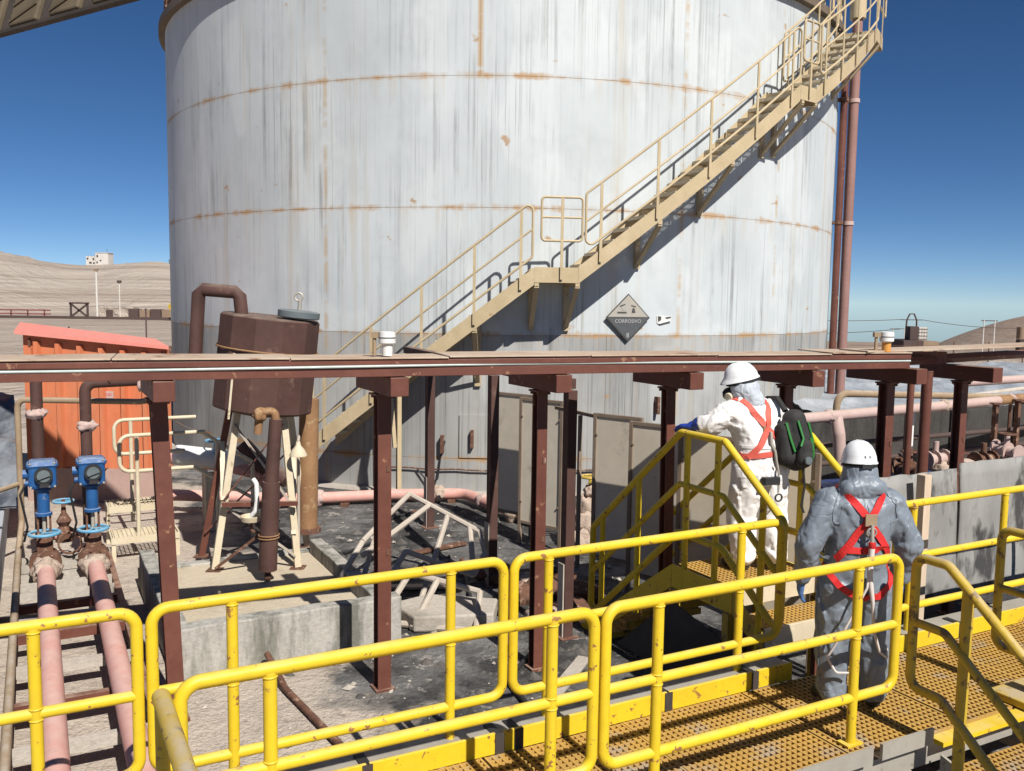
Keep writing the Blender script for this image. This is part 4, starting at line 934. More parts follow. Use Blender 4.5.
mb = MB(); mb.cyl((0.18, 12.95, 0.16), (0.62, 12.85, 0.30), 0.125, 14); mb.build('rusty_sleeve', 'rust', sp)
for p in ((-2.6, 13.98, 0), (-0.95, 14.4, 0), (1.5, 13.1, 0)):
    mb = MB(); mb.wbox((p[0], p[1], 0.04), (0.12, 0.34, 0.06)); mb.build('sleeper', 'rust', sp)
# salt-caked valve by the first screens
sv = empty('caked_valve', (0.95, 11.6, 0), 'salt-caked hand valve seen through the gap in the screens', 'valve')
for i, (z, r) in enumerate(((0.12, 0.20), (0.34, 0.17), (0.55, 0.13), (0.76, 0.08))): crust('caked_body', (0.95 + 0.03 * i, 11.6, z + .05), r, 'crust', sv, 2.2 * i, 1, 1, 1.2)
mb = MB(); mb.cyl((1.04, 11.6, 0.8), (1.04, 11.6, 1.0), 0.02, 8); mb.torus((1.04, 11.6, 1.0), Z, 0.12, 0.016, 18, 6); mb.bar((0.92, 11.6, 1.0), (1.16, 11.6, 1.0), 0.02, 0.015); mb.build('handwheel', 'yellow_dirty_shade', sv)

# ================================================================== DISCARDED WHITE TUBE FRAMES
f1 = empty('tube_frame', (-0.9, 10.2, 0), 'discarded pale tube frame with hexagonal end, propped on the spill-stained floor', 'tube frame', 'discarded pale tube frames')
def tubes(root, segs, r, mt='white_frame'):
    for s_ in segs:
        mb = MB(); mb.tube([Vector(p) for p in s_], r, 8, fil=0.0); mb.build('tube', mt, root)
tubes(f1, [[(-1.95, 9.15, 0.04), (-1.62, 9.7, 0.62)], [(-1.62, 9.7, 0.62), (-1.20, 10.5, 0.98)], [(-1.20, 10.5, 0.98), (-0.35, 10.05, 0.66), (-0.28, 10.0, 0.42), (-0.40, 9.8, 0.22)],
           [(-0.40, 9.8, 0.22), (-1.15, 9.75, 0.5)], [(-1.15, 9.75, 0.5), (-1.45, 9.2, 0.05)], [(-0.72, 10.25, 0.80), (-0.95, 9.5, 0.05)], [(-0.95, 10.36, 0.88), (-1.6, 9.55, 0.5)], [(-1.48, 9.98, 0.74), (-1.62, 9.3, 0.08)], [(-0.46, 10.1, 0.7), (-0.40, 9.8, 0.24)]], 0.032)
f2 = empty('tube_frame', (-0.7, 9.0, 0), 'lower pale tube frame lying flat in front of the propped one', 'tube frame', 'discarded pale tube frames')
tubes(f2, [[(-1.70, 8.95, 0.06), (-1.2, 9.35, 0.42)], [(-1.2, 9.35, 0.42), (-0.30, 9.0, 0.30)], [(-0.75, 9.17, 0.36), (-0.95, 8.6, 0.05)], [(-0.30, 9.0, 0.30), (-0.32, 8.55, 0.05)], [(-1.25, 8.75, 0.06), (-0.33, 8.55, 0.05)], [(-1.05, 9.3, 0.4), (-1.3, 8.7, 0.06)]], 0.034)
cbx = empty('broken_slab', (-0.65, 8.75, 0), 'cracked pale concrete slab beside the pad corner', 'slab')
mb = MB(); mb.prism([P(3.2, 8.0, 0.02), P(3.95, 7.75, 0.02), P(4.2, 8.15, 0.02), P(3.6, 8.6, 0.02), P(3.15, 8.5, 0.02)], Z * 0.16); mb.build('slab', 'concrete', cbx, 0.02)

# ================================================================== LEFT: twin salmon pipes, valves and shed
def pipe_run(a, b0, b1, z, lab):
    e = empty('ground_pipe', P(a, b0, z), lab, 'pipe', 'twin salmon pipes on sleepers')
    mb = MB(); mb.tube([P(a, b0, z), P(a, b1, z)], 0.085, 18); mb.build('pipe', 'pink', e)
    mb = MB(); mb.torus(P(a, b0 + 1.7, z), V, 0.088, 0.006, 18, 6); mb.torus(P(a, b0 + 1.74, z), V, 0.088, 0.006, 18, 6); mb.build('wire_tie', 'rust', e)
    crust('crusted_end', P(a, b1 - 0.05, z), 0.12, 'crust', e, a * 9 + 1, 1, 1.3, 1)
    return e
PA, PB_ = 0.03, 0.51
pipe_run(PA, 3.0, 10.6, 0.35, 'left salmon pipe of the twin run'); pipe_run(PB_, 3.0, 10.6, 0.35, 'right salmon pipe of the twin run')
lad = empty('pipe_sleepers', P(0.2, 8, 0), 'dark steel ladder frame carrying the twin salmon pipes', 'pipe support')
for a in (-0.26, 0.70):
    mb = MB(); mb.bar(P(a, 6.2, 0.16), P(a, 11.6, 0.16), 0.06, 0.10); mb.build('side_rail', 'brown', lad)
for b in (6.6, 7.35, 8.1, 8.9, 9.35, 9.75, 10.1, 10.45, 10.8, 11.2, 11.5):
    mb = MB(); mb.bar(P(-0.22, b, 0.215), P(0.66, b, 0.215), 0.07, 0.085); mb.build('rung', 'brown' if b in (7.35, 8.9, 9.75) else 'concrete', lad)
def valve(a, lab):
    b = 10.85; z = 0.36
    e = empty('actuated_valve', P(a, b, 0), lab, 'valve', 'blue actuated valves')
    o = P(a, b, z)
    for i, (db, r, h) in enumerate(((-0.14, 0.155, 0.04), (-0.05, 0.16, 0.05), (0.06, 0.16, 0.05), (0.14, 0.15, 0.04))):
        mb = MB(); mb.cyl(o + V * (db - h / 2), o + V * (db + h / 2), r, 18)
        for k in range(8):
            an = k * math.pi / 4 + 0.3; c = o + (U * math.cos(an) + Z * math.sin(an)) * (r - 0.025); mb.cyl(c + V * (db - h / 2 - 0.02), c + V * (db + h / 2 + 0.02), 0.012, 6)
        mb.build('flange', 'rust', e)
    crust('caked_body', o + V * -0.2 + Z * -0.03, 0.14, 'crust', e, a * 13 + 4, 1.1, 0.9, 0.9)
    mb = MB(); mb.box(o + Z * 0.20, (0.16, 0.12, 0.18)); mb.build('bonnet', 'rust', e, 0.01)
    for s_ in (-0.06, 0.06):
        mb = MB(); mb.bar(o + U * s_ + Z * 0.28, o + U * s_ + Z * 0.52, 0.022, 0.05); mb.build('yoke', 'rust', e)
    mb = MB(); mb.cyl(o + Z * 0.28, o + Z * 0.54, 0.02, 10); mb.build('stem', 'steel', e)
    w = o + Z * 0.34 - V * 0.04
    mb = MB(); mb.torus(w, Z, 0.15, 0.018, 22, 8)
    for k in range(3): d = U * math.cos(k * 2.09) + V * math.sin(k * 2.09); mb.bar(w, w + d * 0.14, 0.02, 0.014)
    mb.build('handwheel', 'lblue', e)
    mb = MB(); mb.lathe(o, [(0.085, 0.53), (0.085, 0.56), (0.062, 0.565), (0.062, 0.80), (0.085, 0.81), (0.085, 0.83)], 18); mb.build('neck', 'blue', e)
    hd = o + Z * 0.99; head = MB(); head.box(hd, (0.27, 0.24, 0.30)); head.box(hd + Z * 0.10, (0.31, 0.26, 0.06)); ho = head.build('actuator', 'blue', e, 0.03)
    face = hd - V * 0.12
    mb = MB(); mb.cyl(face + U * 0.01, face + U * 0.01 - V * 0.06, 0.09, 20); mb.build('dial_ring', 'black', ho)
    mb = MB(); mb.cyl(face + U * 0.01 - V * 0.061, face + U * 0.01 - V * 0.068, 0.065, 20); mb.bar(face + U * -0.05 - V * 0.08 - Z * 0.02, face + U * 0.07 - V * 0.08 + Z * 0.02, 0.02, 0.03); mb.build('dial', 'lidgrey', ho)
    mb = MB(); mb.box(hd - V * 0.124 - Z * 0.115 + U * 0.02, (0.10, 0.006, 0.035)); mb.build('nameplate', 'steel', ho)
    mb = MB(); mb.tube([hd - U * 0.16 - Z * 0.10, hd - U * 0.22 - Z * 0.22, hd - U * 0.16 - Z * 0.6 + V * 0.1, hd - U * 0.20 - Z * 0.78 + V * 0.2], 0.012, 8, fil=0.05); mb.build('cable', 'black', ho)
    for (x_, z_) in ((-.115, .13), (.115, .13), (-.115, -.125), (.115, -.125)): mb = MB(); mb.cyl(hd + U * x_ + Z * z_ - V * 0.118, hd + U * x_ + Z * z_ - V * 0.134, 0.012, 6); mb.build('bolt', 'steel', ho)
    mb = MB(); mb.cyl(hd - U * 0.135, hd - U * 0.19, 0.05, 12); mb.cyl(hd - U * 0.135 - Z * .1, hd - U * 0.17 - Z * .1, 0.03, 10); mb.build('cable_gland', 'blue', ho)
    return e
valve(PA, 'left blue valve actuator with round dial'); valve(PB_, 'right blue valve actuator with round dial')
# small hand valve between them
hv = empty('hand_valve', P(0.22, 11.6, 0), 'small rusty hand valve with light blue wheel between the blue actuators', 'valve')
o = P(0.24, 11.7, 0.45)
mb = MB(); mb.cyl(o - U * 0.3, o + U * 0.3, 0.06, 12); mb.build('spool', 'pink', hv)
mb = MB(); mb.lathe(o, [(0.10, -0.08), (0.10, 0.06), (0.05, 0.1), (0.085, 0.16), (0.03, 0.26), (0.02, 0.42)], 14); mb.build('body', 'rust', hv)
mb = MB(); mb.torus(o + Z * 0.40, Z, 0.11, 0.014, 18, 6); mb.bar(o + Z * .4 - U * .1, o + Z * .4 + U * .1, 0.016, 0.012); mb.build('handwheel', 'lblue', hv)
mb = MB(); mb.torus(o + V * -0.25 + U * 0.05 + Z * -0.05, (V - Z * 0.4), 0.12, 0.012, 18, 6); mb.build('handwheel', 'rust', hv)
# dark lagged risers above the valves
for (a, ztop, bend, lab) in ((PA - 0.03, 2.42, 0.75, 'left dark riser pipe above the blue actuator'), (PB_ - 0.03, 2.30, 0.62, 'right dark riser pipe bending towards the shed roof edge')):
    b = 11.05; e = empty('riser', P(a, b, 1.5), lab, 'pipe', 'dark risers over the blue valves')
    mb = MB(); mb.tube([P(a, b, 0.5), P(a, b, ztop), P(a + bend, b - .05, ztop + 0.02)], 0.062, 14, fil=0.11); mb.build('pipe', 'brown2', e)
    crust('crusted_collar', P(a, b, 1.98 if a < 0.2 else 1.82), 0.10, 'pinkpale', e, a * 7, 1.1, 1.0, 0.65)
    crust('crusted_end', P(a + bend - 0.02, b - .05, ztop), 0.09, 'pinkpale', e, a * 3 + 2, 0.8, 1.0, 1.2)
# ochre conduit up the left and across
co = empty('ochre_conduit', P(-0.22, 12, 0), 'ochre conduit rising at left and crossing in front of the orange shed', 'pipe')
mb = MB(); mb.tube([P(-0.26, 4.0, 0.30), P(-0.24, 11.6, 0.34), P(-0.20, 11.9, 0.6), P(-0.20, 11.9, 2.05), P(1.05, 11.2, 2.05), P(1.4, 11.1, 2.1), P(1.4, 11.1, 2.32)], 0.034, 12, fil=0.10); mb.build('pipe', 'pipe_ochre', co)
mb = MB(); mb.tube([P(-0.7, 10.9, 0.9), P(-0.6, 11.3, 1.05), P(-0.23, 11.85, 1.06)], 0.03, 10, fil=0.1); mb.build('branch', 'pipe_ochre', co)
# coping wall at the left edge
cw = empty('coping_wall', P(-0.7, 9, 0), 'pale blue-grey coping wall at the left edge of the picture', 'wall')
mb = MB(); mb.box(P(-0.78, 9.2, 0.25), (0.74, 13.0, 0.50)); mb.build('coping', 'leftwall', cw, 0.02)
for b in (9.4, 10.3, 11.2):
    mb = MB(); mb.cyl(P(-0.52, b, 0.5), P(-0.52, b, 0.58), 0.03, 8); mb.box(P(-0.52, b, 0.51), (0.14, 0.14, 0.02)); mb.build('anchor', 'rust', cw)
gb = empty('gauge_cluster', P(-0.62, 10.4, 0.5), 'small cluster of dusty fittings on the coping wall', 'fittings')
mb = MB(); mb.box(P(-0.65, 10.75, 0.58), (0.2, 0.3, 0.15)); mb.tube([P(-0.7, 10.4, 0.56), P(-0.6, 10.9, 0.62), P(-0.5, 11.2, 0.56)], 0.03, 8); mb.cyl(P(-0.6, 10.5, 0.5), P(-0.6, 10.5, 0.72), 0.05, 10); mb.build('fitting', 'steel', gb)
# wrinkled liner bank behind it
def wrinkled(name, mt, corners, n, m, amp, freq, lab, cat, thick=0.03):
    p00, p10, p11, p01 = [Vector(c) for c in corners]; vs = []; fs = []
    nn = (p10 - p00).cross(p01 - p00).normalized()
    for j in range(m + 1):
        for i in range(n + 1):
            s_, t = i / n, j / m
            p = p00 * (1 - s_) * (1 - t) + p10 * s_ * (1 - t) + p11 * s_ * t + p01 * (1 - s_) * t
            w = abs(noise.noise(p * freq)) + 0.6 * abs(noise.noise(p * freq * 2.1 + Vector((5, 1, 2))))
            vs.append(p + nn * amp * (0.8 - w * 1.7))
    for j in range(m):
        for i in range(n): q_ = j * (n + 1) + i; fs.append((q_, q_ + 1, q_ + n + 2, q_ + n + 1))
    o_ = len(vs); vs2 = [v - nn * thick for v in vs]
    mb = MB(); mb.add(vs, fs, True); mb.add(vs2, [f[::-1] for f in fs], True)
    o = mb.build(name, mt); tag(o, lab, cat); return o
wrinkled('liner_bank', 'liner_dark', (P(-2.6, 12.9, 0.52), P(-0.18, 13.1, 0.52), P(-0.30, 15.5, 1.75), P(-2.9, 15.9, 1.9)), 50, 60, 0.07, 1.6, 'shiny wrinkled dark liner on the bank left of the orange shed', 'liner')
# orange shed
SX0, SX1, SY = -7.62, -5.36, 14.0
sh = empty('orange_shed', (-6.5, 14, 0), 'faded orange ribbed steel shed with sloping salmon roof', 'shed')
def sz(x): return 2.70 + (x - SX0) / (SX1 - SX0) * (2.50 - 2.70)
mb = MB(); mb.prism([(SX0, SY, 0.55), (SX1, SY, 0.55), (SX1, SY, sz(SX1) - 0.06), (SX0, SY, sz(SX0) - 0.06)], V * 2.0); mb.build('body', 'orange', sh)
mb = MB(); mb.prism([(SX0, SY - 0.02, 0.0), (SX1, SY - 0.02, 0.0), (SX1, SY - 0.02, 0.548), (SX0, SY - 0.02, 0.548)], V * 2.04); mb.build('plinth', 'pinkwall', sh)
for i in range(7):
    x = SX0 + 0.22 + i * 0.335
    mb = MB(); mb.prism([(x - .055, SY - 0.002, 0.56), (x - .03, SY - 0.075, 0.56), (x + .03, SY - 0.075, 0.56), (x + .055, SY - 0.002, 0.56)], (0, 0, sz(x) - 0.70)); mb.build('rib', 'orange', sh)
rf = MB(); rf.prism([(SX0 - 0.06, SY - 0.14, sz(SX0) - 0.045), (SX1 + 0.06, SY - 0.14, sz(SX1) - 0.052), (SX1 + 0.06 + V.x * 2.2, SY + V.y * 2.2, sz(SX1) - 0.04), (SX0 - 0.06 + V.x * 2.2, SY + V.y * 2.2, sz(SX0) + 0.02)], (0, 0, 0.05)); roof = rf.build('roof', 'salmon', sh)
for x in (SX0 + 0.13, SX1 - 0.07):
    mb = MB(); mb.wbox((x, SY - 0.08, sz(x) - 0.30), (0.11, 0.10, 0.12)); mb.build('hinge_box', 'orange', sh); mb = MB(); mb.wbox((x, SY - .06, sz(x) - 0.16), (0.03, 0.03, 0.14)); mb.build('hinge_rod', 'rust', sh)
mb = MB(); mb.wbox((-6.33, SY - 0.012, 1.72), (0.20, 0.012, 0.11)); lp = mb.build('number_plate', 'pinkpale', sh)
text_mesh('P-330', 0.062, 'plate_text', 'red', lp, Matrix(((1, 0, 0, -6.33), (0, 0, -1, SY - 0.020), (0, 1, 0, 1.72), (0, 0, 0, 1))))
# small cream access steps with looped handrails
st_ = empty('access_steps', P(1.1, 12.2, 0), 'small grating step platform with cream looped handrails by the shed', 'steps')
for (b, z) in ((12.05, 0.30), (12.55, 0.58)):
    mb = MB()
    for k in range(15): mb.bar(P(0.80 + 0.05 * k, b - .22, z), P(0.80 + 0.05 * k, b + .22, z), 0.010, 0.03)
    for k in range(7): mb.bar(P(0.78, b - .21 + .07 * k, z - .004), P(1.52, b - .21 + .07 * k, z - .004), 0.008, 0.02)
    mb.build('step_grating', 'pale', st_)
    mb = MB(); mb.bar(P(0.76, b - .24, z - .03), P(1.54, b - .24, z - .03), 0.02, 0.08); mb.bar(P(0.76, b - .22, z - .03), P(0.76, b + .24, z - .03), 0.02, 0.08); mb.bar(P(1.54, b - .22, z - .03), P(1.54, b + .24, z - .03), 0.02, 0.08); mb.build('step_frame', 'pale', st_)
for (a, b) in ((0.78, 11.84), (1.52, 11.84), (0.78, 12.76), (1.52, 12.76)):
    mb = MB(); mb.bar(P(a, b, 0.01), P(a, b, 0.58 if b > 12.5 else 0.27), 0.05, 0.05); mb.build('leg', 'pale', st_)
for (b, dz) in ((11.95, 0.0), (12.7, 0.1)):
    mb = MB(); mb.tube([P(1.75, b, 1.10 + dz), P(0.88, b, 1.10 + dz), P(0.88, b, 1.55 + dz), P(1.9, b, 1.55 + dz)], 0.025, 10, fil=0.12); mb.build('handrail', 'pale', st_)
    mb = MB(); mb.tube([P(1.08, b - .01, 0.3), P(1.08, b - .01, 1.53 + dz)], 0.026, 10); mb.build('rail_post', 'pale', st_)
mb = MB(); mb.tube([P(1.85, 12.0, 1.55), P(2.5, 12.0, 1.1), P(2.5, 12.0, 0.1)], 0.025, 10, fil=.05); mb.tube([P(1.75, 12.0, 1.1), P(2.5, 12.0, 0.62)], 0.025, 10); mb.tube([P(2.05, 12.0, 0.1), P(2.05, 12.0, 1.4)], 0.025, 10); mb.build('side_rail', 'pale', st_)
# pale drum and pump casing beyond the steps
pm = empty('pump_casing', P(2.2, 12.7, 0), 'pale blue horizontal pump casing behind the vessel legs', 'pump')
mb = MB(); mb.lathe(P(1.62, 12.9, 1.12), [(0.06, 0.0), (0.13, 0.03), (0.14, 0.08), (0.14, 0.95), (0.10, 1.02), (0.05, 1.03)], 22, axis=(U - Z * 0.18)); mb.build('casing', 'white', pm)
mb = MB(); mb.box(P(2.1, 12.9, 0.42), (0.14, 0.2, 0.80)); mb.build('pedestal', 'pale', pm)
mb = MB(); mb.torus(P(2.15, 12.75, 1.30), Z, 0.12, 0.014, 18, 6); mb.cyl(P(2.15, 12.75, 1.1), P(2.15, 12.75, 1.31), 0.02, 8); mb.build('handwheel', 'lblue', pm)
long_ = empty('salmon_branch', (-5.0, 13.2, 0.8), 'short salmon pipe with a bend behind the vessel legs', 'pipe')
mb = MB(); mb.tube([(-5.2, 13.1, 0.92), (-3.95, 12.5, 0.90), (-3.55, 12.5, 0.80), (-3.25, 12.6, 0.35)], 0.09, 14, fil=0.15); mb.build('pipe', 'pink', long_)
mb = MB(); mb.tube([(-3.75, 12.4, 1.25), (-3.5, 12.42, 0.95), (-3.1, 12.3, 0.75)], 0.11, 14, fil=0.12); mb.build('sleeve', 'brown2', long_)
mb = MB(); mb.bar((-4.4, 12.75, 0.02), (-4.4, 12.75, 0.82), 0.07, 0.07); mb.build('support', 'pale', long_)
# old pipe on the dusty floor
op = empty('loose_pipe', P(1.9, 6.6, 0), 'thin rusty pipe lying on the dusty floor in front of the pad', 'pipe')
mb = MB(); mb.tube([P(1.95, 5.4, 0.05), P(1.75, 7.2, 0.05), P(1.72, 7.75, 0.16)], 0.028, 10); mb.build('pipe', 'rust', op)
# rubble on the floor
def rubble():
    mb = MB(); r_ = random.Random(5)
    for k in range(900):
        a = r_.uniform(0.9, 9.0); b = r_.uniform(4.9, 12.5)
        if 0.9 < a < 3.1 and b > 7.7: continue
        if r_.random() > (1.0 if a < 3 else 0.5): continue
        s_ = r_.choice((0.012, 0.018, 0.025, 0.04)) * r_.uniform(0.7, 1.3); c = P(a, b, s_ * 0.3 + 0.012)
        X_ = Vector((r_.uniform(-1, 1), r_.uniform(-1, 1), r_.uniform(-.3, .3))).normalized(); s2, t2 = orth(X_)
        vs = [c + X_ * s_ * r_.uniform(.7, 1.2), c - X_ * s_ * r_.uniform(.7, 1.2), c + s2 * s_ * r_.uniform(.5, 1), c - s2 * s_ * r_.uniform(.5, 1), c + t2 * s_ * .6, c - t2 * s_ * .6]
        mb.add(vs, [(0, 2, 4), (2, 1, 4), (1, 3, 4), (3, 0, 4), (2, 0, 5), (1, 2, 5), (3, 1, 5), (0, 3, 5)])
    o = mb.build('rubble', 'concrete'); tag(o, 'small pale rubble scattered on the stained floor', 'rubble', kind='stuff')
rubble()
# dark debris heap under the crossover and by the screens
db = empty('debris_heap', P(5.0, 8.2, 0), 'low dark debris heap beyond the crossover stair', 'debris')
for i in range(9):
    crust('lump', P(4.5 + 0.22 * (i % 4) + .1 * i % .3, 7.7 + 0.35 * (i // 2), 0.08), 0.14 + 0.03 * (i % 3), 'rust' if i % 3 else 'crust', db, i * 3.3, 1.3, 1.0, 0.8)

# ================================================================== RIGHT: boards, pipes, pond
for i, (a0, a1, dz, lab) in enumerate(((6.42, 7.72, 0.0, 'grey stained board leaning behind the pale timber post'), (7.74, 9.3, 0.05, 'grey board with a black stain along its top at the right edge'))):
    vs = []; fs = []; n = 24; m = 10
    for j in range(m + 1):
        for k in range(n + 1):
            a = a0 + (a1 - a0) * k / n; f = j / m
            b = 5.42 + 0.06 * f + 0.035 * noise.noise(Vector((a * 1.6, f * 2.0, i * 4.0)))
            z = 0.50 + (0.11 * noise.noise(Vector((a * 4.0, 1.0, i))) + 0.08 * noise.noise(Vector((a * 11.0, 2.0, i)))) * (1 - f) + (1.25 + dz) * f + 0.012 * noise.noise(Vector((a * 6, 7, i))) * f
            vs.append(P(a, b, z))
    for j in range(m):
        for k in range(n): q_ = j * (n + 1) + k; fs.append((q_, q_ + 1, q_ + n + 2, q_ + n + 1))
    mb = MB(); mb.add(vs, fs, True); o = mb.build('leaning_board', 'board'); tag(o, lab, 'board', 'leaning grey boards')
    sm_ = o.modifiers.new('thick', 'SOLIDIFY'); sm_.thickness = 0.02
tp = empty('timber_post', P(7.02, 5.3, 0), 'pale squared timber post standing against the grey board', 'post')
mb = MB(); mb.bar(P(7.03, 5.30, 0.02), P(7.03, 5.30, 1.78), 0.09, 0.09, up=V); mb.build('timber', 'timber', tp, 0.004)
def long_pipe(name, pts, r, mt, lab, joints=(), group=None):
    e = empty(name, pts[0], lab, 'pipe', group)
    mb = MB(); mb.tube(pts, r, 14, fil=0.2); mb.build('pipe', mt, e)
    for i, p in enumerate(joints): crust('crusted_joint', p, r * 1.25, 'pinkpale' if i % 2 == 0 else 'crust', e, i * 4.4 + r * 100)
    return e
d1 = Vector((4.7, 3.1, 0)).normalized(); q0 = Vector((3.9, 12.3, 1.70))
e = long_pipe('overhead_pipe', [q0, q0 + d1 * 7.5], 0.078, 'pinkpale', 'chalky pink pipe running level behind the rack columns at right', [q0 + d1 * 0.75, q0 + d1 * 3.6, q0 + d1 * 5.6])
mb = MB(); mb.tube([q0 + d1 * 0.9 + Z * -0.02, q0 + d1 * 0.92 + Vector((0, -.1, -.25)), q0 + d1 * 0.95 + Vector((0.02, -.1, -0.72))], 0.088, 14, fil=0.1); mb.build('drop_leg', 'pinkpale', e)
mb = MB(); mb.cyl(q0 + d1 * 5.2, q0 + d1 * 7.6, 0.084, 14); mb.build('rusty_length', 'rustcol', e)
for t in (5.6, 2.6): mb = MB(); mb.cyl(q0 + d1 * t, q0 + d1 * t - Z * 1.65, 0.03, 8); mb.build('support', 'rust', e)
long_pipe('overhead_pipe', [(5.45, 15.0, 0.2), (5.45, 15.0, 1.80), (9.8, 17.2, 1.55)], 0.06, 'pipe_ochre', 'ochre pipe with an elbow behind the chalky pink pipe')
long_pipe('overhead_pipe', [(5.8, 17.0, 1.15), (12.0, 20.6, 1.45)], 0.05, 'white_frame', 'thin pale pipe low behind the ochre one')
long_pipe('overhead_pipe', [(6.3, 12.7, 2.2), (12.5, 16.6, 2.2)], 0.06, 'pinkpale', 'dusty pipe under the curled rack end at right')
long_pipe('low_pipe', [(5.6, 11.2, 1.22), (8.4, 12.6, 1.25)], 0.09, 'pinkpale', 'low pale pipe behind the board tops', [(5.8, 11.3, 1.25), (7.0, 11.85, 1.28)])
ft = empty('fittings_heap', (5.0, 10.9, 0), 'heap of salt-caked flanges behind the leaning boards', 'fittings')
for i in range(7):
    x, y, z = 4.75 + 0.42 * i, 10.6 + 0.24 * i, 1.34 + 0.10 * math.sin(i * 2.1)
    d_ = Vector((0.88, 0.47, 0)) if i % 2 else Vector((-0.47, 0.88, 0.1)).normalized()
    mb = MB(); mb.cyl(Vector((x, y, z)) - d_ * 0.16, Vector((x, y, z)) + d_ * 0.16, 0.07, 12)
    for s_ in (-0.16, -0.02, 0.16): mb.cyl(Vector((x, y, z)) + d_ * (s_ - 0.012), Vector((x, y, z)) + d_ * (s_ + 0.012), 0.115, 14)
    mb.cyl((x, y, z), (x, y, z + 0.22), 0.035, 10); mb.build('valve_body', ('rust', 'pinkpale', 'pipe_ochre')[i % 3], ft)
    if i % 2 == 0: mb = MB(); mb.torus((x, y, z + 0.22), Z, 0.10, 0.012, 16, 6); mb.bar((x - .1, y, z + .22), (x + .1, y, z + .22), 0.015, 0.012); mb.build('handwheel', 'rust', ft)
    crust('salt_cake', (x + 0.05, y - 0.05, z - 0.10), 0.085, 'crust', ft, i * 2.9, 1.2, 1, 0.9)
    mb = MB(); mb.bar((x, y, 0.0), (x, y, z - 0.06), 0.05, 0.05); mb.build('support', 'rust', ft)
for i, (x0, y0, x1, y1, z, mt, lab) in enumerate(((4.6, 13.6, 13.0, 18.0, 1.12, 'fardark', 'dark pipe along the basin wall, upper one'), (4.6, 13.5, 13.0, 17.9, 0.86, 'fardark', 'dark pipe along the basin wall, lower one'))):
    long_pipe('basin_pipe', [(x0, y0, z), (x1, y1, z)], 0.04, mt, lab)
for i, (x, y, lab) in enumerate(((6.35, 14.2, 'thin white pole standing before the basin wall'), (7.9, 14.6, 'rusty stanchion under the pink pipe near the picture edge'), (8.6, 15.2, 'second rusty stanchion at the picture edge'))):
    e = empty('stanchion', (x, y, 0), lab, 'post', 'stanchions before the basin wall'); mb = MB(); mb.bar((x, y, 0), (x, y, 1.7), 0.07, 0.07, up=V); mb.build('shaft', ('white', 'rust', 'rust')[i], e); mb = MB(); mb.wbox((x, y, 1.71), (0.14, 0.14, 0.02)); mb.build('head_plate', 'rust', e)
for i, (x, y, z) in enumerate(((4.05, 9.1, 2.62), (4.28, 9.25, 2.62))):
    e = empty('thin_post', (x, y, 0), ['thin brown pipe post right of the paired rack column', 'second thin brown post tight beside the rack column'][i], 'post', 'thin posts by the right rack columns')
    mb = MB(); mb.tube([(x, y, 0.0), (x, y, z)], 0.055 if i else 0.035, 12); mb.build('pipe', 'brown', e)
    mb = MB(); mb.cyl((x, y, 0.0), (x, y, 0.03), 0.1, 12); mb.build('base', 'brown', e)
# basin wall, blue sheet, pond liner
bw_ = empty('basin_wall', (9, 18, 0), 'dark concrete basin wall behind the pipes at right', 'wall')
w0 = Vector((4.7, 14.6, 0)); w1 = Vector((17.5, 21.2, 0))
for k in range(8):
    f0, f1 = k / 8, (k + 1) / 8
    mb = MB(); mb.bar(w0.lerp(w1, f0 + 0.002) + Z * 0.7, w0.lerp(w1, f1 - 0.002) + Z * 0.7, 0.2, 1.4); mb.build('wall_panel', 'darkwall', bw_, 0.01)
bs = MB(); vs = []; fs = []
for i in range(13):
    for j in range(5):
        p = Vector((3.9 + 3.4 * i / 12, 10.4 + 0.42 * i / 12 + 1.1 * j / 4 + 0.9 * i / 12, 1.02)); p.z += 0.10 * noise.noise(p * 1.7); vs.append(p)
for i in range(12):
    for j in range(4): q_ = i * 5 + j; fs.append((q_, q_ + 1, q_ + 6, q_ + 5))
bs.add(vs, fs, True); o = bs.build('blue_sheet', 'bluetarp'); tag(o, 'blue plastic sheet stretched behind the leaning boards', 'sheet'); s2 = o.modifiers.new('thick', 'SOLIDIFY'); s2.thickness = 0.01
wrinkled('pond_liner', 'liner', ((5.2, 15.3, 1.32), (20, 23.0, 1.32), (36, 37.0, 1.40), (7, 28.0, 1.25)), 110, 60, 0.13, 0.6, 'wrinkled silver pond liner beyond the basin wall at right', 'liner')

# ================================================================== CANOPY over the viewer's left shoulder
cn = empty('cladding_eave', (-4.3, 9.0, 5.9), 'brown ribbed cladding of an overhead gallery jutting in at the top left corner', 'gallery')
e1 = Vector((-2.92, 8.19, 5.97)); e0 = Vector((-5.30, 9.53, 5.89)); ed = (e1 - e0).normalized(); e0 = e0 - ed * 1.2; en = Vector((-ed.y, ed.x, 0)); en = -en if en.y > 0 else en
Lc = (e1 - e0).length; nb = 6; pw = Lc / nb; up_ = (Z * 0.95 - en * 0.30).normalized(); fn_ = ed.cross(up_).normalized(); fn_ = fn_ if fn_.y < 0 else -fn_
for k in range(nb):
    c = e0 + ed * (pw * (k + 0.5)) + up_ * 0.35
    mb = MB(); mb.box(c + fn_ * 0.04, (pw * 0.68, 0.07, 0.60), ed, fn_, up_); o = mb.build('cladding_panel', 'canopy', cn, 0.02)
    for q_ in range(3):
        mb = MB(); mb.bar(c + up_ * (-0.26 + 0.18 * q_) - ed * pw * 0.30 + fn_ * 0.077, c + up_ * (-0.12 + 0.18 * q_) + ed * pw * 0.30 + fn_ * 0.077, 0.03, 0.02); mb.build('emboss', 'canopy', o)
mb = MB(); mb.box((e0 + e1) / 2 + up_ * 0.36, (Lc, 0.04, 0.62), ed, fn_, up_); mb.build('back_sheet', 'darkrib', cn)
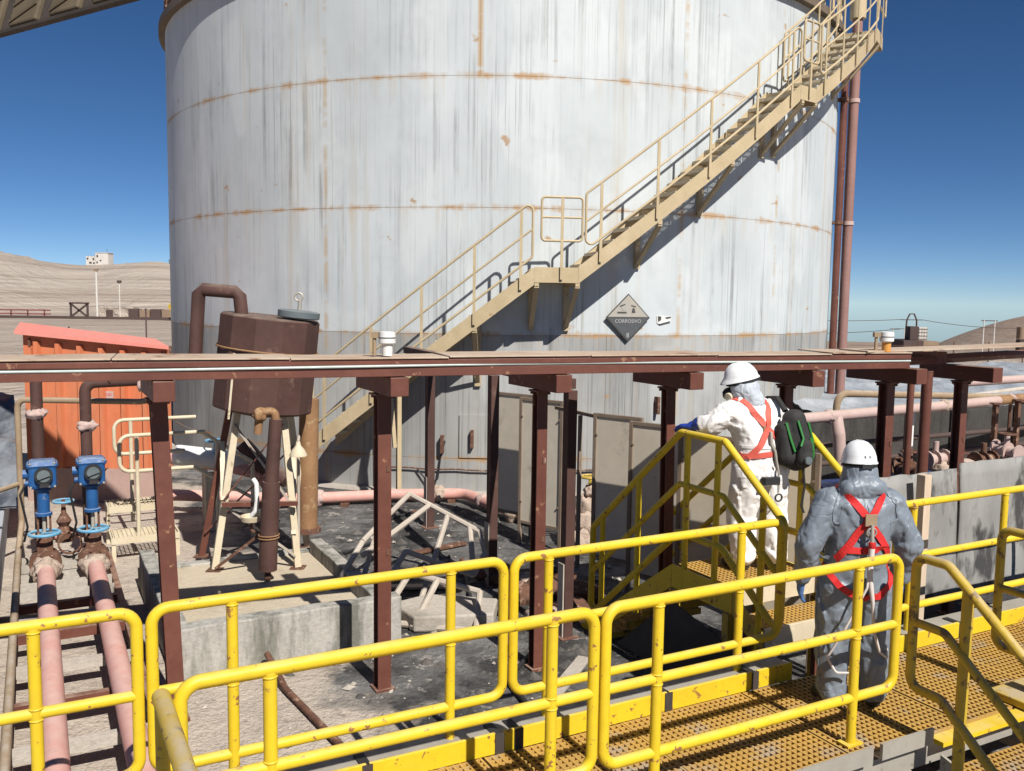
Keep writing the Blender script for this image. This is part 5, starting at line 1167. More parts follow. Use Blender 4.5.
mb = MB(); mb.bar(e0 + up_ * 0.02 + fn_ * 0.03, e1 + up_ * 0.02 + fn_ * 0.03, 0.09, 0.03); mb.build('eave_bar', 'darkrib', cn)

# ================================================================== FAR LEFT: yard structures and the building on the heap
def gz_(x, y): return terrain_z(x, y)
bl = empty('hilltop_building', (-228, 500, gz_(-228, 500)), 'white boxy building on the crest of the heap at left', 'building')
bz = gz_(-228, 500) - 1.2
mb = MB(); mb.wbox((-225.5, 500, bz + 4.8), (7.0, 6.5, 7.0)); mb.build('main_block', 'farwhite', bl)
mb = MB(); mb.wbox((-231.8, 500.2, bz + 4.0), (5.4, 5.5, 5.0)); mb.build('side_block', 'farwhite', bl)
mb = MB(); mb.wbox((-227.5, 499.8, bz + 0.8), (11.5, 5.6, 1.4)); mb.build('base', 'fardark', bl)
mb = MB(); mb.wbox((-225.5, 500, bz + 8.42), (7.6, 7.0, 0.24)); mb.build('parapet', 'farwhite', bl)
for (x, z, w_, h_) in ((-233.6, 5.2, 0.9, 0.9), (-232.1, 3.0, 1.3, 0.9), (-230.4, 5.0, 0.8, 1.2), (-230.2, 2.8, 0.9, 0.8), (-227.9, 6.6, 0.8, 1.3), (-226.2, 4.2, 0.9, 0.7), (-228.1, 3.2, 0.7, 1.0)):
    mb = MB(); mb.wbox((x, 497.38 if x < -229 else 496.7, bz + z), (w_, 0.2, h_)); mb.build('window', 'fardark', bl)
for x in (-233, -231, -229.6): mb = MB(); mb.bar((x, 497, bz + 6.5), (x, 497, bz + 7.6), 0.15, 0.15, up=(0, 1, 0)); mb.build('roof_vent', 'steel', bl)
mb = MB(); mb.cyl((-224, 500, bz + 8.5), (-224, 500, bz + 10.6), 0.10, 6); mb.build('mast', 'fardark', bl)
sb = empty('crest_hut', (-190, 505, gz_(-190, 505)), 'tiny dark hut on the heap crest near the tank edge', 'hut')
z0 = gz_(-190, 505) - 0.2
mb = MB(); mb.wbox((-190, 505, z0 + 1.2), (2.8, 2.8, 2.4)); mb.build('wall', 'lidgrey', sb); mb = MB(); mb.wbox((-190, 505, z0 + 2.5), (3.2, 3.2, 0.2)); mb.build('roof', 'fardark', sb)
for (x, y, h, mt, lab) in ((-55.3, 120, 6.4, 'farwhite', 'tall white lamp pole in the left yard'), (-52.7, 121, 4.9, 'farwhite', 'second thin pole with dark top in the left yard')):
    z0 = gz_(x, y); e = empty('yard_pole', (x, y, z0), lab, 'pole', 'thin poles in the left yard')
    mb = MB(); mb.cyl((x, y, z0), (x, y, z0 + h), 0.13 if h > 6 else 0.07, 8); mb.build('shaft', mt, e)
    mb = MB(); mb.wbox((x, y, z0 + h), (0.5, 0.3, 0.35)); mb.build('head', 'farbrown' if h > 6 else 'fardark', e)
xf = empty('braced_frame', (-57.2, 119, gz_(-57, 119)), 'dark steel frame with X bracing in the left yard', 'frame')
z0 = gz_(-57.2, 119); x0, x1 = -58.3, -56.1
for (p, q) in (((x0, z0), (x0, z0 + 2.0)), ((x1, z0), (x1, z0 + 2.0)), ((x0 - .2, z0 + 2.0), (x1 + .2, z0 + 2.0)), ((x0, z0 + .2), (x1, z0 + 1.9)), ((x0, z0 + 1.9), (x1, z0 + .2)), ((x0 - .3, z0 + .15), (x1 + .3, z0 + .15))):
    mb = MB(); mb.bar((p[0], 119, p[1]), (q[0], 119, q[1]), 0.22, 0.22, up=(0, 1, 0)); mb.build('member', 'fardark', xf)
rp = empty('red_pipe_rack', (-64, 119, 0), 'low red pipe rack along the far side of the left yard', 'pipe rack')
for k in range(7):
    x = -75 + 2.2 * k; z0 = gz_(x, 119); mb = MB(); mb.bar((x, 119, z0), (x, 119, z0 + 1.0), 0.15, 0.15, up=(0, 1, 0)); mb.build('post', 'farred', rp)
for z in (0.45, 0.95):
    mb = MB(); mb.bar((-76, 119, z), (-61, 119, z), 0.15, 0.2); mb.build('rail', 'farred', rp)
kb = empty('yard_kerb', (-55, 113, 0), 'long low dark pipe across the left yard', 'pipe')
mb = MB(); mb.bar((-90, 113, 0.2), (-30, 113, 0.2), 0.3, 0.35); mb.build('pipe', 'fardark', kb)
sd_ = empty('yard_shed', (-54, 122, 0), 'small dusty flat hut right of the white lamp pole', 'hut')
mb = MB(); mb.wbox((-53.2, 122, 0.75), (4.5, 2, 1.5)); mb.build('wall', 'terrain', sd_); mb = MB(); mb.wbox((-54.1, 120.97, 0.6), (0.9, 0.06, 1.0)); mb.build('door', 'fardark', sd_)
rk2 = empty('ore_rack', (-46, 118, 0), 'rusty low rack of bins in the left yard', 'rack')
for k in range(6):
    mb = MB(); mb.wbox((-49.4 + 1.45 * k, 118, 0.75), (1.3, 1.2, 1.1 - .1 * (k % 2))); mb.build('bin', 'farbrown' if k % 2 else 'fardark', rk2)
ys = empty('yellow_sign', (-42.6, 112, 0), 'small yellow diamond sign on a post near the tank edge', 'sign')
mb = MB(); mb.cyl((-42.4, 112, -2 + 2), (-42.4, 112, 1.4), 0.06, 6); mb.build('post', 'farwhite', ys)
mb = MB(); mb.prism([(-42.4, 111.9, 2.3), (-42.85, 111.9, 1.75), (-42.4, 111.9, 1.2), (-41.95, 111.9, 1.75)], (0, 0.05, 0)); mb.build('board', 'yellow_dirty_shade', ys)
for (px_, y, h, lab) in ((-27.6, 56, 1.15, 'short dark stake in front of the yard pipe at left'), (-23.6, 58, 2.3, 'taller dark stake in front of the yard pipe')):
    e = empty('stake', (px_, y, 0), lab, 'stake', 'dark stakes in the left yard'); mb = MB(); mb.bar((px_, y, 0.0), (px_, y, h), 0.09, 0.09, up=V); mb.build('shaft', 'fardark', e); mb = MB(); mb.bar((px_, y, h), (px_, y, h + .05), 0.13, 0.13, up=V); mb.build('tip', 'fardark', e)
mg = empty('junk_rack', (-13.0, 33, 0), 'dark jumble of machinery beyond the shed, by the tank edge', 'machinery')
for k in range(6):
    mb = MB(); mb.wbox((-14.5 + 0.4 * k, 33, 0.62 + 0.1 * (k % 2)), (0.34, 0.5, 1.1 + .25 * (k % 2))); mb.build('unit', ('fardark', 'farwhite', 'rust')[k % 3], mg)

# ================================================================== FAR RIGHT: hut with tank, pylons, fence, wires
hb = empty('brown_hut', (27, 60, 0), 'brown block hut with a caged tank on its roof, beyond the rack', 'hut')
z0 = gz_(26.5, 60)
mb = MB(); mb.wbox((26.05, 60, 0.46), (1.28, 3, 1.0)); mb.build('shaded_wall', 'fardark', hb)  # shade of this side is put into its dark colour
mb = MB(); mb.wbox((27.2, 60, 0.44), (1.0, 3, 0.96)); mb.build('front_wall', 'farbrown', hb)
mb = MB(); mb.wbox((27.5, 58.47, 0.35), (0.2, 0.06, 0.5)); mb.build('door', 'fardark', hb)
tk = empty('caged_tank', (26.6, 60, 0.95), 'white caged liquid tank on the brown hut roof', 'tank')
mb = MB(); mb.wbox((26.95, 59.6, 1.40), (0.55, 0.8, 0.82)); mb.build('bladder', 'farwhite', tk)
mb = MB(); mb.wbox((26.38, 59.6, 1.42), (0.55, 0.8, 0.88)); mb.build('dark_crate', 'fardark', tk)
for k in range(4):
    mb = MB(); mb.bar((26.66, 59.16, 1.06 + .22 * k), (27.24, 59.16, 1.06 + .22 * k), 0.025, 0.025); mb.build('cage_bar', 'steel', tk)
    mb = MB(); mb.bar((26.70 + .165 * k, 59.14, 0.98), (26.70 + .165 * k, 59.14, 1.80), 0.02, 0.02, up=V); mb.build('cage_bar', 'steel', tk)
def pylon(x, y, zt, w, lab, portal):
    z0 = gz_(x, y); h = zt - z0; e = empty('power_pylon', (x, y, z0), lab, 'pylon', 'power pylons at right')
    if portal:
        mb = MB(); mb.tube([(x - w, y, z0), (x - w * .8, y, zt - 0.75), (x - w * .35, y, z0 + h), (x + w * .35, y, z0 + h), (x + w * .8, y, zt - 0.75), (x + w, y, z0)], 0.10, 6); mb.build('mast', 'fardark', e)
        mb = MB(); mb.bar((x - w * 1.8, y, zt - 0.72), (x + w * 1.8, y, zt - 0.72), 0.10, 0.10); mb.build('crossarm', 'fardark', e)
    else:
        for s_ in (-1, 1):
            mb = MB(); mb.cyl((x + s_ * w, y, z0), (x + s_ * w, y, z0 + h), 0.10, 6); mb.build('mast', 'farwhite', e)
        mb = MB(); mb.bar((x - w * 1.5, y, z0 + h * 0.98), (x + w * 1.5, y, z0 + h * 0.98), 0.14, 0.14); mb.build('crossarm', 'fardark', e)
pylon(48.6, 110, 2.15, 0.75, 'dark hoop-topped power pylon behind the caged tank', True)
pylon(79.2, 150, 0.95, 0.9, 'pale twin-pole pylon with dark base before the brown hill', False)
pylon(107, 250, -3.2, 1.6, 'small distant twin-pole pylon left of the brown hut', False)
wr = empty('power_line', (48, 110, 3), 'thin power line wires crossing the sky at right', 'wire')
for (p, q) in (((24.0, 110, 2.0), (47.3, 110, 1.45)), ((49.9, 110, 1.45), (70, 118, 0.6)), ((30, 120, -0.4), (47.3, 110, 0.3))):
    pp = [Vector(p).lerp(Vector(q), i / 10) - Z * 0.5 * (1 - (2 * i / 10 - 1) ** 2) for i in range(11)]
    mb = MB(); mb.tube(pp, 0.035, 5); mb.build('wire', 'fardark', wr)
fn = empty('wire_fence', (30, 52, 0), 'low post and wire fence beyond the rack at right', 'fence')
for k in range(11):
    x = 18.5 + 2.2 * k; y = 50 + 0.4 * k; z0 = gz_(x, y); mb = MB(); mb.cyl((x, y, z0), (x, y, z0 + 1.25), 0.035, 6); mb.build('post', 'rust', fn)
for z in (0.5, 1.0):
    mb = MB(); mb.tube([(18.5 + 2.2 * k, 50 + .4 * k, z) for k in range(11)], 0.012, 5); mb.build('wire', 'rust', fn)
tb_ = empty('stack_of_drums', (41, 70, 0), 'dark brown stack of drums beyond the curled sheet', 'drums')
for k in range(3):
    for j in range(2): mb = MB(); mb.cyl((37.2 + 0.62 * k, 66, 0.0 + .9 * j), (37.2 + .62 * k, 66, 0.86 + .9 * j), 0.29, 12); mb.build('drum', 'farbrown' if (k + j) % 2 else 'fardark', tb_)

# ================================================================== PEOPLE
def cone_chain(mb, pts, n=14):
    """closed rounded chain through (point, radius) pairs"""
    for (p, r1), (q, r2) in zip(pts[:-1], pts[1:]):
        p = Vector(p); q = Vector(q); d = (q - p).normalized()
        P_, R_ = [], []
        for k in range(5): a = k / 5 * math.pi / 2; P_.append(p - d * r1 * math.cos(a)); R_.append(max(r1 * math.sin(a), 0.001))
        P_.append(p); R_.append(r1); P_.append(q); R_.append(r2)
        for k in range(4, -1, -1): a = k / 5 * math.pi / 2; P_.append(q + d * r2 * math.cos(a)); R_.append(max(r2 * math.sin(a), 0.001))
        mb.tube(P_, R_, n)
def loft(mb, rings, n=24):
    """closed stack of horizontal ellipses: (cx, cy, z, rx, ry)"""
    vs = []; fs = []
    for (cx_, cy_, z, rx, ry) in rings:
        for k in range(n): a = 2 * math.pi * k / n; vs.append((cx_ + rx * math.cos(a), cy_ + ry * math.sin(a), z))
    for i in range(len(rings) - 1):
        for k in range(n): l = (k + 1) % n; fs.append((i * n + k, i * n + l, (i + 1) * n + l, (i + 1) * n + k))
    fs += [tuple(range(n))[::-1], tuple(range((len(rings) - 1) * n, len(rings) * n))]
    mb.add(vs, fs, True)
def fuse(name, mb, voxel, mat, parent, fold=0.0, seed=0.0, smooth=4, lean=None, fscale=1.0):
    me = mb.mesh(name + '_raw'); t = bpy.data.objects.new(name + '_raw', me); COL.objects.link(t)
    md = t.modifiers.new('r', 'REMESH'); md.mode = 'VOXEL'; md.voxel_size = voxel; md.use_smooth_shade = True
    s_ = t.modifiers.new('s', 'SMOOTH'); s_.factor = 0.5; s_.iterations = smooth
    dg = bpy.context.evaluated_depsgraph_get(); out = bpy.data.meshes.new_from_object(t.evaluated_get(dg))
    bpy.data.objects.remove(t); bpy.data.meshes.remove(me)
    out.name = name
    if fold:
        nv = len(out.vertices); co = [v.co.copy() for v in out.vertices]; no = [v.normal.copy() for v in out.vertices]
        disp = np.zeros(nv)
        def facet(p, sc, k):
            q_ = Vector((p.x, p.y, p.z * 0.62)) * sc; w = noise.noise_vector(q_ * 0.9 + Vector((seed, 1, 2))) * 0.55
            d_, pt = noise.voronoi(q_ + w); c_ = pt[0]
            t_ = Vector((math.sin(c_.x * 37.1 + c_.y * 11.3), math.sin(c_.y * 29.7 + c_.z * 7.1), math.sin(c_.z * 41.9 + c_.x * 5.7)))
            return t_.dot(q_ + w - c_) * k
        for i in range(nv):
            p = co[i] * fscale
            big = 1 - abs(noise.noise(Vector((p.x * 3.4, p.y * 3.4, p.z * 4.6)) + noise.noise_vector(p * 2.5 + Vector((seed, 0, 0))) * 0.8)) * 2.4
            disp[i] = fold * (0.55 * big - 0.2 + facet(p, 9.0, 0.85) + facet(p, 17.0, 0.38))
        ed_ = np.empty(len(out.edges) * 2, dtype=np.int32); out.edges.foreach_get('vertices', ed_); ed_ = ed_.reshape(-1, 2)
        for _ in range(1):
            acc = np.zeros(nv); cnt = np.zeros(nv)
            np.add.at(acc, ed_[:, 0], disp[ed_[:, 1]]); np.add.at(acc, ed_[:, 1], disp[ed_[:, 0]]); np.add.at(cnt, ed_[:, 0], 1); np.add.at(cnt, ed_[:, 1], 1)
            disp = 0.45 * disp + 0.55 * acc / np.maximum(cnt, 1)
        for i in range(nv): out.vertices[i].co = co[i] + no[i] * float(disp[i])
    if lean is not None: out.transform(lean)
    for p in out.polygons: p.use_smooth = True
    out.materials.clear(); out.materials.append(M[mat])
    o = bpy.data.objects.new(name, out); COL.objects.link(o); o.parent = parent
    return o
def plain(name, mb, mat, parent, lean=None):
    o = mb.build(name, mat); o.parent = parent
    if lean is not None: o.data.transform(lean)
    return o
def hand_chain(mb, wrist, d, side, palm_n, r=0.0, curl=0.5):
    """palm + five unequal bent fingers. d: pointing, side: towards the thumb, palm_n: palm faces this way"""
    d = Vector(d).normalized(); s = Vector(side); s = (s - d * s.dot(d)).normalized(); pn = d.cross(s).normalized()
    if pn.dot(Vector(palm_n)) < 0: pn = -pn
    w = Vector(wrist)
    for k in (-1, -0.33, 0.33, 1): cone_chain(mb, [(w + s * 0.020 * k, 0.019 + r), (w + d * 0.085 + s * 0.030 * k, 0.015 + r)], 8)
    for k, L in ((1, 0.072), (0.33, 0.082), (-0.33, 0.077), (-1, 0.060)):
        b = w + d * 0.09 + s * 0.031 * k; pts = [(b, 0.0105 + r)]; dirv = d.copy()
        for seg_ in (0.45, 0.32, 0.26):
            dirv = (dirv + pn * curl * 0.8).normalized(); b = b + dirv * L * seg_; pts.append((b, 0.0098 + r - 0.0012 * len(pts) * 0.7))
        cone_chain(mb, pts, 8)
    b = w + d * 0.025 + s * 0.03
    b1 = b + (s * 0.75 + d * 0.75 + pn * 0.25).normalized() * 0.042; b2 = b1 + (d * 0.9 + s * 0.25 + pn * 0.4).normalized() * 0.034
    cone_chain(mb, [(b, 0.014 + r), (b1, 0.0125 + r), (b2, 0.0105 + r)], 8)
def ribbon(name, pts, w, bvh, mat, parent, off=0.006, n=40, th=0.004):
    P_ = [Vector(p) for p in pts]; L = [0]
    for a, b in zip(P_[:-1], P_[1:]): L.append(L[-1] + (b - a).length)
    out = []; nor = []
    for i in range(n + 1):
        s_ = L[-1] * i / n; k = 0
        while k < len(P_) - 2 and s_ > L[k + 1]: k += 1
        f = (s_ - L[k]) / max(L[k + 1] - L[k], 1e-6); p = P_[k].lerp(P_[k + 1], f)
        loc, no, idx, dist = bvh.find_nearest(p); out.append(loc); nor.append(no)
    for _ in range(3):
        out = [out[0]] + [(out[i - 1] + out[i] * 2 + out[i + 1]) / 4 for i in range(1, n)] + [out[-1]]
        nor = [nor[0]] + [(nor[i - 1] + nor[i] * 2 + nor[i + 1]).normalized() for i in range(1, n)] + [nor[-1]]
    vs = []; fs = []
    for i in range(n + 1):
        t = (out[min(i + 1, n)] - out[max(i - 1, 0)]).normalized(); sd2 = t.cross(nor[i]).normalized(); p = out[i] + nor[i] * off
        for (a, b) in ((-1, 0), (1, 0), (1, 1), (-1, 1)): vs.append(p + sd2 * (w / 2) * a + nor[i] * th * b)
    for i in range(n):
        for k in range(4): l = (k + 1) % 4; fs.append((i * 4 + k, i * 4 + l, i * 4 + 4 + l, i * 4 + 4 + k))
    fs += [(0, 1, 2, 3), (n * 4 + 3, n * 4 + 2, n * 4 + 1, n * 4)]
    mb = MB(); mb.add(vs, fs, False); o = mb.build(name, mat); o.parent = parent; return o
def bvh_of(o): return BVHTree.FromPolygons([v.co.copy() for v in o.data.vertices], [tuple(p.vertices) for p in o.data.polygons])
def helmet_mesh(mb, c, fwd, up, scale=1.0):
    fwd = Vector(fwd).normalized(); up = Vector(up).normalized(); rt = fwd.cross(up).normalized(); up = rt.cross(fwd).normalized()
    n = 36; vs = []; fs = []
    prof = [(0.0, 0.150), (0.25, 0.147), (0.5, 0.134), (0.72, 0.108), (0.88, 0.072), (0.97, 0.035), (1.0, 0.0), (1.06, -0.012), (1.065, -0.018), (0.97, -0.016)]
    for (f, h) in prof:
        for k in range(n):
            a = 2 * math.pi * k / n; rx = 0.118 * f; ry = 0.142 * f
            yb = 0.0
            if h < 0.001 and f > 0.98: ry = ry * (1.0 + (0.22 if math.cos(a) > 0.3 else 0) * max(0, math.cos(a)))
            ridge = 0.006 * max(0.0, 1 - abs(math.sin(a)) * 4) if 0.2 < f < 0.98 else 0
            vs.append(Vector(c) + (fwd * (math.cos(a) * ry) + rt * (math.sin(a) * rx) + up * (h + ridge)) * scale)
    for i in range(len(prof) - 1):
        for k in range(n): l = (k + 1) % n; fs.append((i * n + k, i * n + l, (i + 1) * n + l, (i + 1) * n + k))
    mb.add(vs, fs, True)
def head_mesh(mb, c, fwd, up=Vector((0, 0, 1))):
    """skull, jaw, nose and ears"""
    f = Vector(fwd).normalized(); r = f.cross(up).normalized(); c = Vector(c)
    cone_chain(mb, [(c - f * 0.025 + up * 0.035, 0.083), (c + f * 0.022 + up * 0.03, 0.076)], 14)
    cone_chain(mb, [(c + f * 0.03, 0.062), (c + f * 0.052 - up * 0.075, 0.036)], 14)
    cone_chain(mb, [(c + f * 0.095 + up * 0.02, 0.010), (c + f * 0.112 - up * 0.018, 0.014)], 8)
    for s_ in (-1, 1):
        cone_chain(mb, [(c + r * 0.078 * s_ + up * 0.02, 0.012), (c + r * 0.080 * s_ - up * 0.025, 0.011)], 8)
        cone_chain(mb, [(c + f * 0.085 + r * 0.02 * s_ - up * 0.052, 0.009), (c + f * 0.088 - up * 0.052, 0.010)], 6)
    cone_chain(mb, [(c - f * 0.01 - up * 0.06, 0.055), (c - f * 0.03 - up * 0.18, 0.058)], 12)

def worker(name, loc, rz, lab, pose, suit, strapmat, glovemat, voxel=0.0105):
    root = empty(name, loc, lab, 'person', None, rz)
    pz = pose
    # --- body: one continuous figure inside the clothing
    mb = MB()
    head_mesh(mb, pz['head'], pz['look'])
    loft(mb, [(x, y, z, rx * 0.80, ry * 0.78) for (x, y, z, rx, ry) in pz['torso']])
    for ch in pz['arms'] + pz['legs']: cone_chain(mb, [(p, r * 0.66) for (p, r) in ch])
    for h_ in pz['hands']: hand_chain(mb, *h_)
    for (an, toe) in pz['feet']: cone_chain(mb, [(an, 0.045), (Vector(an).lerp(Vector(toe), 0.5) - Z * 0.03, 0.04), (toe, 0.03)])
    body = fuse('body', mb, 0.0095, 'skin', root, 0, 0, 2)
    f = Vector(pz['look']).normalized(); r_ = f.cross(Z).normalized(); c = Vector(pz['head'])
    for s_ in (-1, 1):
        mb = MB(); mb.lathe(c + f * 0.078 + r_ * 0.031 * s_ + Z * 0.018, [(0.0, -0.012), (0.011, -0.006), (0.0125, 0), (0.011, 0.006), (0.0, 0.012)], 10, axis=f); e = plain('eye', mb, 'black', root)
    # --- coverall
    mb = MB(); loft(mb, pz['torso'])
    for ch in pz['arms'] + pz['legs']: cone_chain(mb, ch)
    for extra in pz.get('collar', []): cone_chain(mb, extra)
    suit_o = fuse('coverall', mb, voxel, suit, root, pz.get('fold', 0.014), pz['seed'], 5)
    # --- hood or shroud round the head and neck
    mb = MB()
    for ch in pz['hood']: cone_chain(mb, ch, 16)
    fuse('hood', mb, 0.010, pz['hoodmat'], root, 0.008, pz['seed'] + 3, 4, None, 1.3)
    # --- helmet
    mb = MB(); helmet_mesh(mb, pz['helmet'][0], pz['helmet'][1], pz['helmet'][2], 0.9); hel = plain('helmet', mb, 'helmet', root)
    hf = Vector(pz['helmet'][1]).normalized(); hu = Vector(pz['helmet'][2]).normalized(); hc = Vector(pz['helmet'][0])
    rt = hf.cross(hu).normalized()
    mb = MB(); mb.tube([hc + (hf * math.cos(a) * 0.115 + rt * math.sin(a) * 0.100) - hu * 0.030 for a in np.linspace(0, 2 * math.pi, 28)[:-1]], 0.011, 6, closed=True); plain('headband', mb, 'black', root)
    mb = MB(); mb.box(hc - hf * 0.122 - hu * 0.030, (0.02, 0.075, 0.03), hf, rt, hu); plain('ratchet', mb, 'black', root)
    for s_ in (-1, 1):
        mb = MB(); mb.box(hc - hf * 0.1225 + rt * 0.015 * s_ + hu * 0.030, (0.008, 0.008, 0.016), hf, rt, hu); plain('vent_slot', mb, 'lidgrey', hel)
    # --- gloves and boots
    for h_, cuff in zip(pz['hands'], pz['cuffs']):
        mb = MB(); hand_chain(mb, *h_[:4], r=0.0035, curl=h_[5] if len(h_) > 5 else 0.5)
        cone_chain(mb, cuff, 12); fuse('glove', mb, 0.0075, glovemat, root, 0.003, 1.0, 2)
    for (an, toe) in pz['feet']:
        an = Vector(an); toe = Vector(toe); mb = MB()
        cone_chain(mb, [(an + Z * 0.10, 0.062), (an - Z * 0.01, 0.056)]); cone_chain(mb, [(an - Z * 0.03, 0.052), (toe.lerp(an, 0.35) + Z * 0.005, 0.050), (toe, 0.042)])
        fuse('boot', mb, 0.011, 'boot', root, 0.0, 0, 3)
    bv = bvh_of(suit_o)
    for (nm_, pts, w) in pz['straps']: ribbon(nm_, pts, w, bv, strapmat, root)
    for (nm_, pts, w) in pz['seams']: ribbon(nm_, pts, w, bv, suit, root, 0.001, 60, 0.003)
    return root, suit_o, bv
# ---- grey-suited worker, seen from behind
fw = R(4)
g_pose = dict(head=(0.0, 0.03, 1.60), look=(-0.05, 1, -0.12), seed=2.0, fold=0.0145,
    torso=[(0, 0, 0.74, 0.13, 0.11), (0, 0, 0.80, 0.185, 0.14), (0, 0, 0.92, 0.212, 0.158), (0, 0, 1.03, 0.205, 0.155), (0, 0, 1.16, 0.215, 0.152), (0, -0.005, 1.30, 0.235, 0.150), (0, -0.005, 1.40, 0.235, 0.138), (0, 0, 1.465, 0.19, 0.112), (0, 0.01, 1.52, 0.11, 0.09), (0, 0.02, 1.56, 0.085, 0.08)],
    arms=[[((-0.20, 0, 1.40), 0.098), ((-0.335, -0.03, 1.13), 0.088), ((-0.335, 0.05, 0.90), 0.066)], [((0.20, 0, 1.40), 0.098), ((0.345, -0.03, 1.12), 0.090), ((0.335, 0.04, 0.90), 0.068)]],
    legs=[[((-0.105, 0, 0.86), 0.142), ((-0.125, 0.02, 0.48), 0.118), ((-0.120, 0, 0.14), 0.098)], [((0.105, 0, 0.86), 0.142), ((0.130, -0.02, 0.50), 0.116), ((0.150, -0.03, 0.15), 0.098)]],
    hands=[((-0.335, 0.07, 0.855), (0.05, 0.25, -1), (0.2, 1, 0.2), (1, 0, 0), 0.0, 0.35), ((0.34, 0.06, 0.855), (-0.02, 0.2, -1), (-0.2, 1, 0.2), (-1, 0, 0), 0.0, 0.35)],
    cuffs=[[((-0.335, 0.05, 0.92), 0.050), ((-0.335, 0.07, 0.85), 0.036)], [((0.335, 0.04, 0.92), 0.050), ((0.34, 0.06, 0.85), 0.036)]],
    feet=[((-0.12, 0.0, 0.09), (-0.15, 0.17, 0.042)), ((0.155, -0.03, 0.09), (0.20, 0.13, 0.042))],
    collar=[[((-0.10, -0.06, 1.50), 0.06), ((0.10, -0.06, 1.50), 0.06)]],
    hood=[[((0.0, 0.0, 1.50), 0.128), ((0.0, 0.005, 1.59), 0.116), ((0, 0.02, 1.645), 0.098)], [((-0.08, -0.07, 1.515), 0.06), ((0.08, -0.07, 1.515), 0.06)]], hoodmat='suit_grey',
    helmet=((0.0, 0.025, 1.675), (0, 1, -0.10), (0, 0.10, 1)),
    seams=[('back_seam', [(0.0, -0.2, 1.46), (0.0, -0.2, 1.2), (0.0, -0.2, 0.82)], 0.010), ('waist_elastic', [(-0.24, 0.0, 1.04), (-0.17, -0.16, 1.035), (0.0, -0.22, 1.03), (0.17, -0.16, 1.035), (0.24, 0.0, 1.04)], 0.026),
           ('sleeve_seam', [(-0.15, -0.05, 1.50), (-0.21, -0.14, 1.40), (-0.20, -0.16, 1.28)], 0.010), ('sleeve_seam', [(0.15, -0.05, 1.50), (0.21, -0.14, 1.40), (0.20, -0.16, 1.28)], 0.010),
           ('leg_seam', [(-0.26, 0.0, 0.85), (-0.25, -0.02, 0.5), (-0.24, -0.02, 0.16)], 0.008), ('leg_seam', [(0.26, 0.0, 0.85), (0.25, -0.03, 0.5), (0.26, -0.04, 0.16)], 0.008), ('ankle_elastic', [(-0.22, 0.0, 0.13), (-0.12, -0.10, 0.12), (-0.02, 0.0, 0.13)], 0.02), ('ankle_elastic', [(0.05, -0.03, 0.13), (0.15, -0.13, 0.12), (0.25, -0.03, 0.13)], 0.02)],
    straps=[('shoulder_strap', [(-0.13, 0.14, 1.30), (-0.15, 0.05, 1.50), (-0.12, -0.10, 1.47), (-0.01, -0.18, 1.335), (0.11, -0.18, 1.17), (0.215, -0.12, 1.04)], 0.048),
            ('shoulder_strap', [(0.13, 0.14, 1.30), (0.15, 0.05, 1.50), (0.12, -0.10, 1.47), (0.01, -0.18, 1.335), (-0.11, -0.18, 1.17), (-0.215, -0.12, 1.04)], 0.048),
            ('back_strap', [(-0.155, -0.16, 1.12), (-0.05, -0.19, 1.125), (0.06, -0.19, 1.125), (0.16, -0.16, 1.115)], 0.042),
            ('seat_strap', [(-0.22, 0.02, 0.98), (-0.17, -0.16, 0.88), (-0.06, -0.2, 0.80), (0.0, -0.2, 0.785)], 0.042), ('seat_strap', [(0.22, 0.02, 0.98), (0.18, -0.16, 0.88), (0.07, -0.2, 0.80), (0.0, -0.2, 0.785)], 0.042)])
gw, gsuit, gbv = worker('person', (2.29, 5.82, WZ), fw, 'person in grey hooded coverall with red harness, standing on the tan grating seen from behind', g_pose, 'suit_grey', 'red', 'glove2')
# harness hardware and lanyard
mb = MB(); mb.box((0, -0.185, 1.325), (0.075, 0.012, 0.075), Vector((1, 0, 0)), Vector((0, 1, 0)), Z); plain('back_plate', mb, 'pipe_ochre', gw)
mb = MB(); mb.torus((0, -0.20, 1.25), Vector((0, 1, 0.2)), 0.030, 0.006, 16, 6); mb.tube([(0, -0.205, 1.30), (0.0, -0.21, 1.25), (0.0, -0.215, 1.19)], 0.012, 8); plain('snap_hook', mb, 'steel', gw)
mb = MB(); mb.lathe((0, -0.215, 1.165), [(0.0, 0.03), (0.022, 0.024), (0.024, 0), (0.014, -0.025), (0.0, -0.03)], 12); plain('hook_cover', mb, 'red', gw)
mb = MB(); mb.tube([(0.0, -0.215, 1.15), (-0.01, -0.225, 0.98), (0.02, -0.225, 0.80), (0.05, -0.20, 0.60), (0.11, -0.17, 0.45), (0.17, -0.15, 0.40), (0.19, -0.10, 0.46)], [0.019, 0.018, 0.013, 0.010, 0.009, 0.009, 0.009], 10); plain('lanyard', mb, 'rope', gw)
mb = MB(); mb.tube([(-0.005, -0.217, 1.15), (-0.03, -0.24, 0.9), (-0.14, -0.2, 0.62), (-0.22, -0.13, 0.40), (-0.16, -0.14, 0.30), (-0.05, -0.17, 0.31)], 0.008, 8, fil=0.03); plain('lanyard', mb, 'rope', gw)

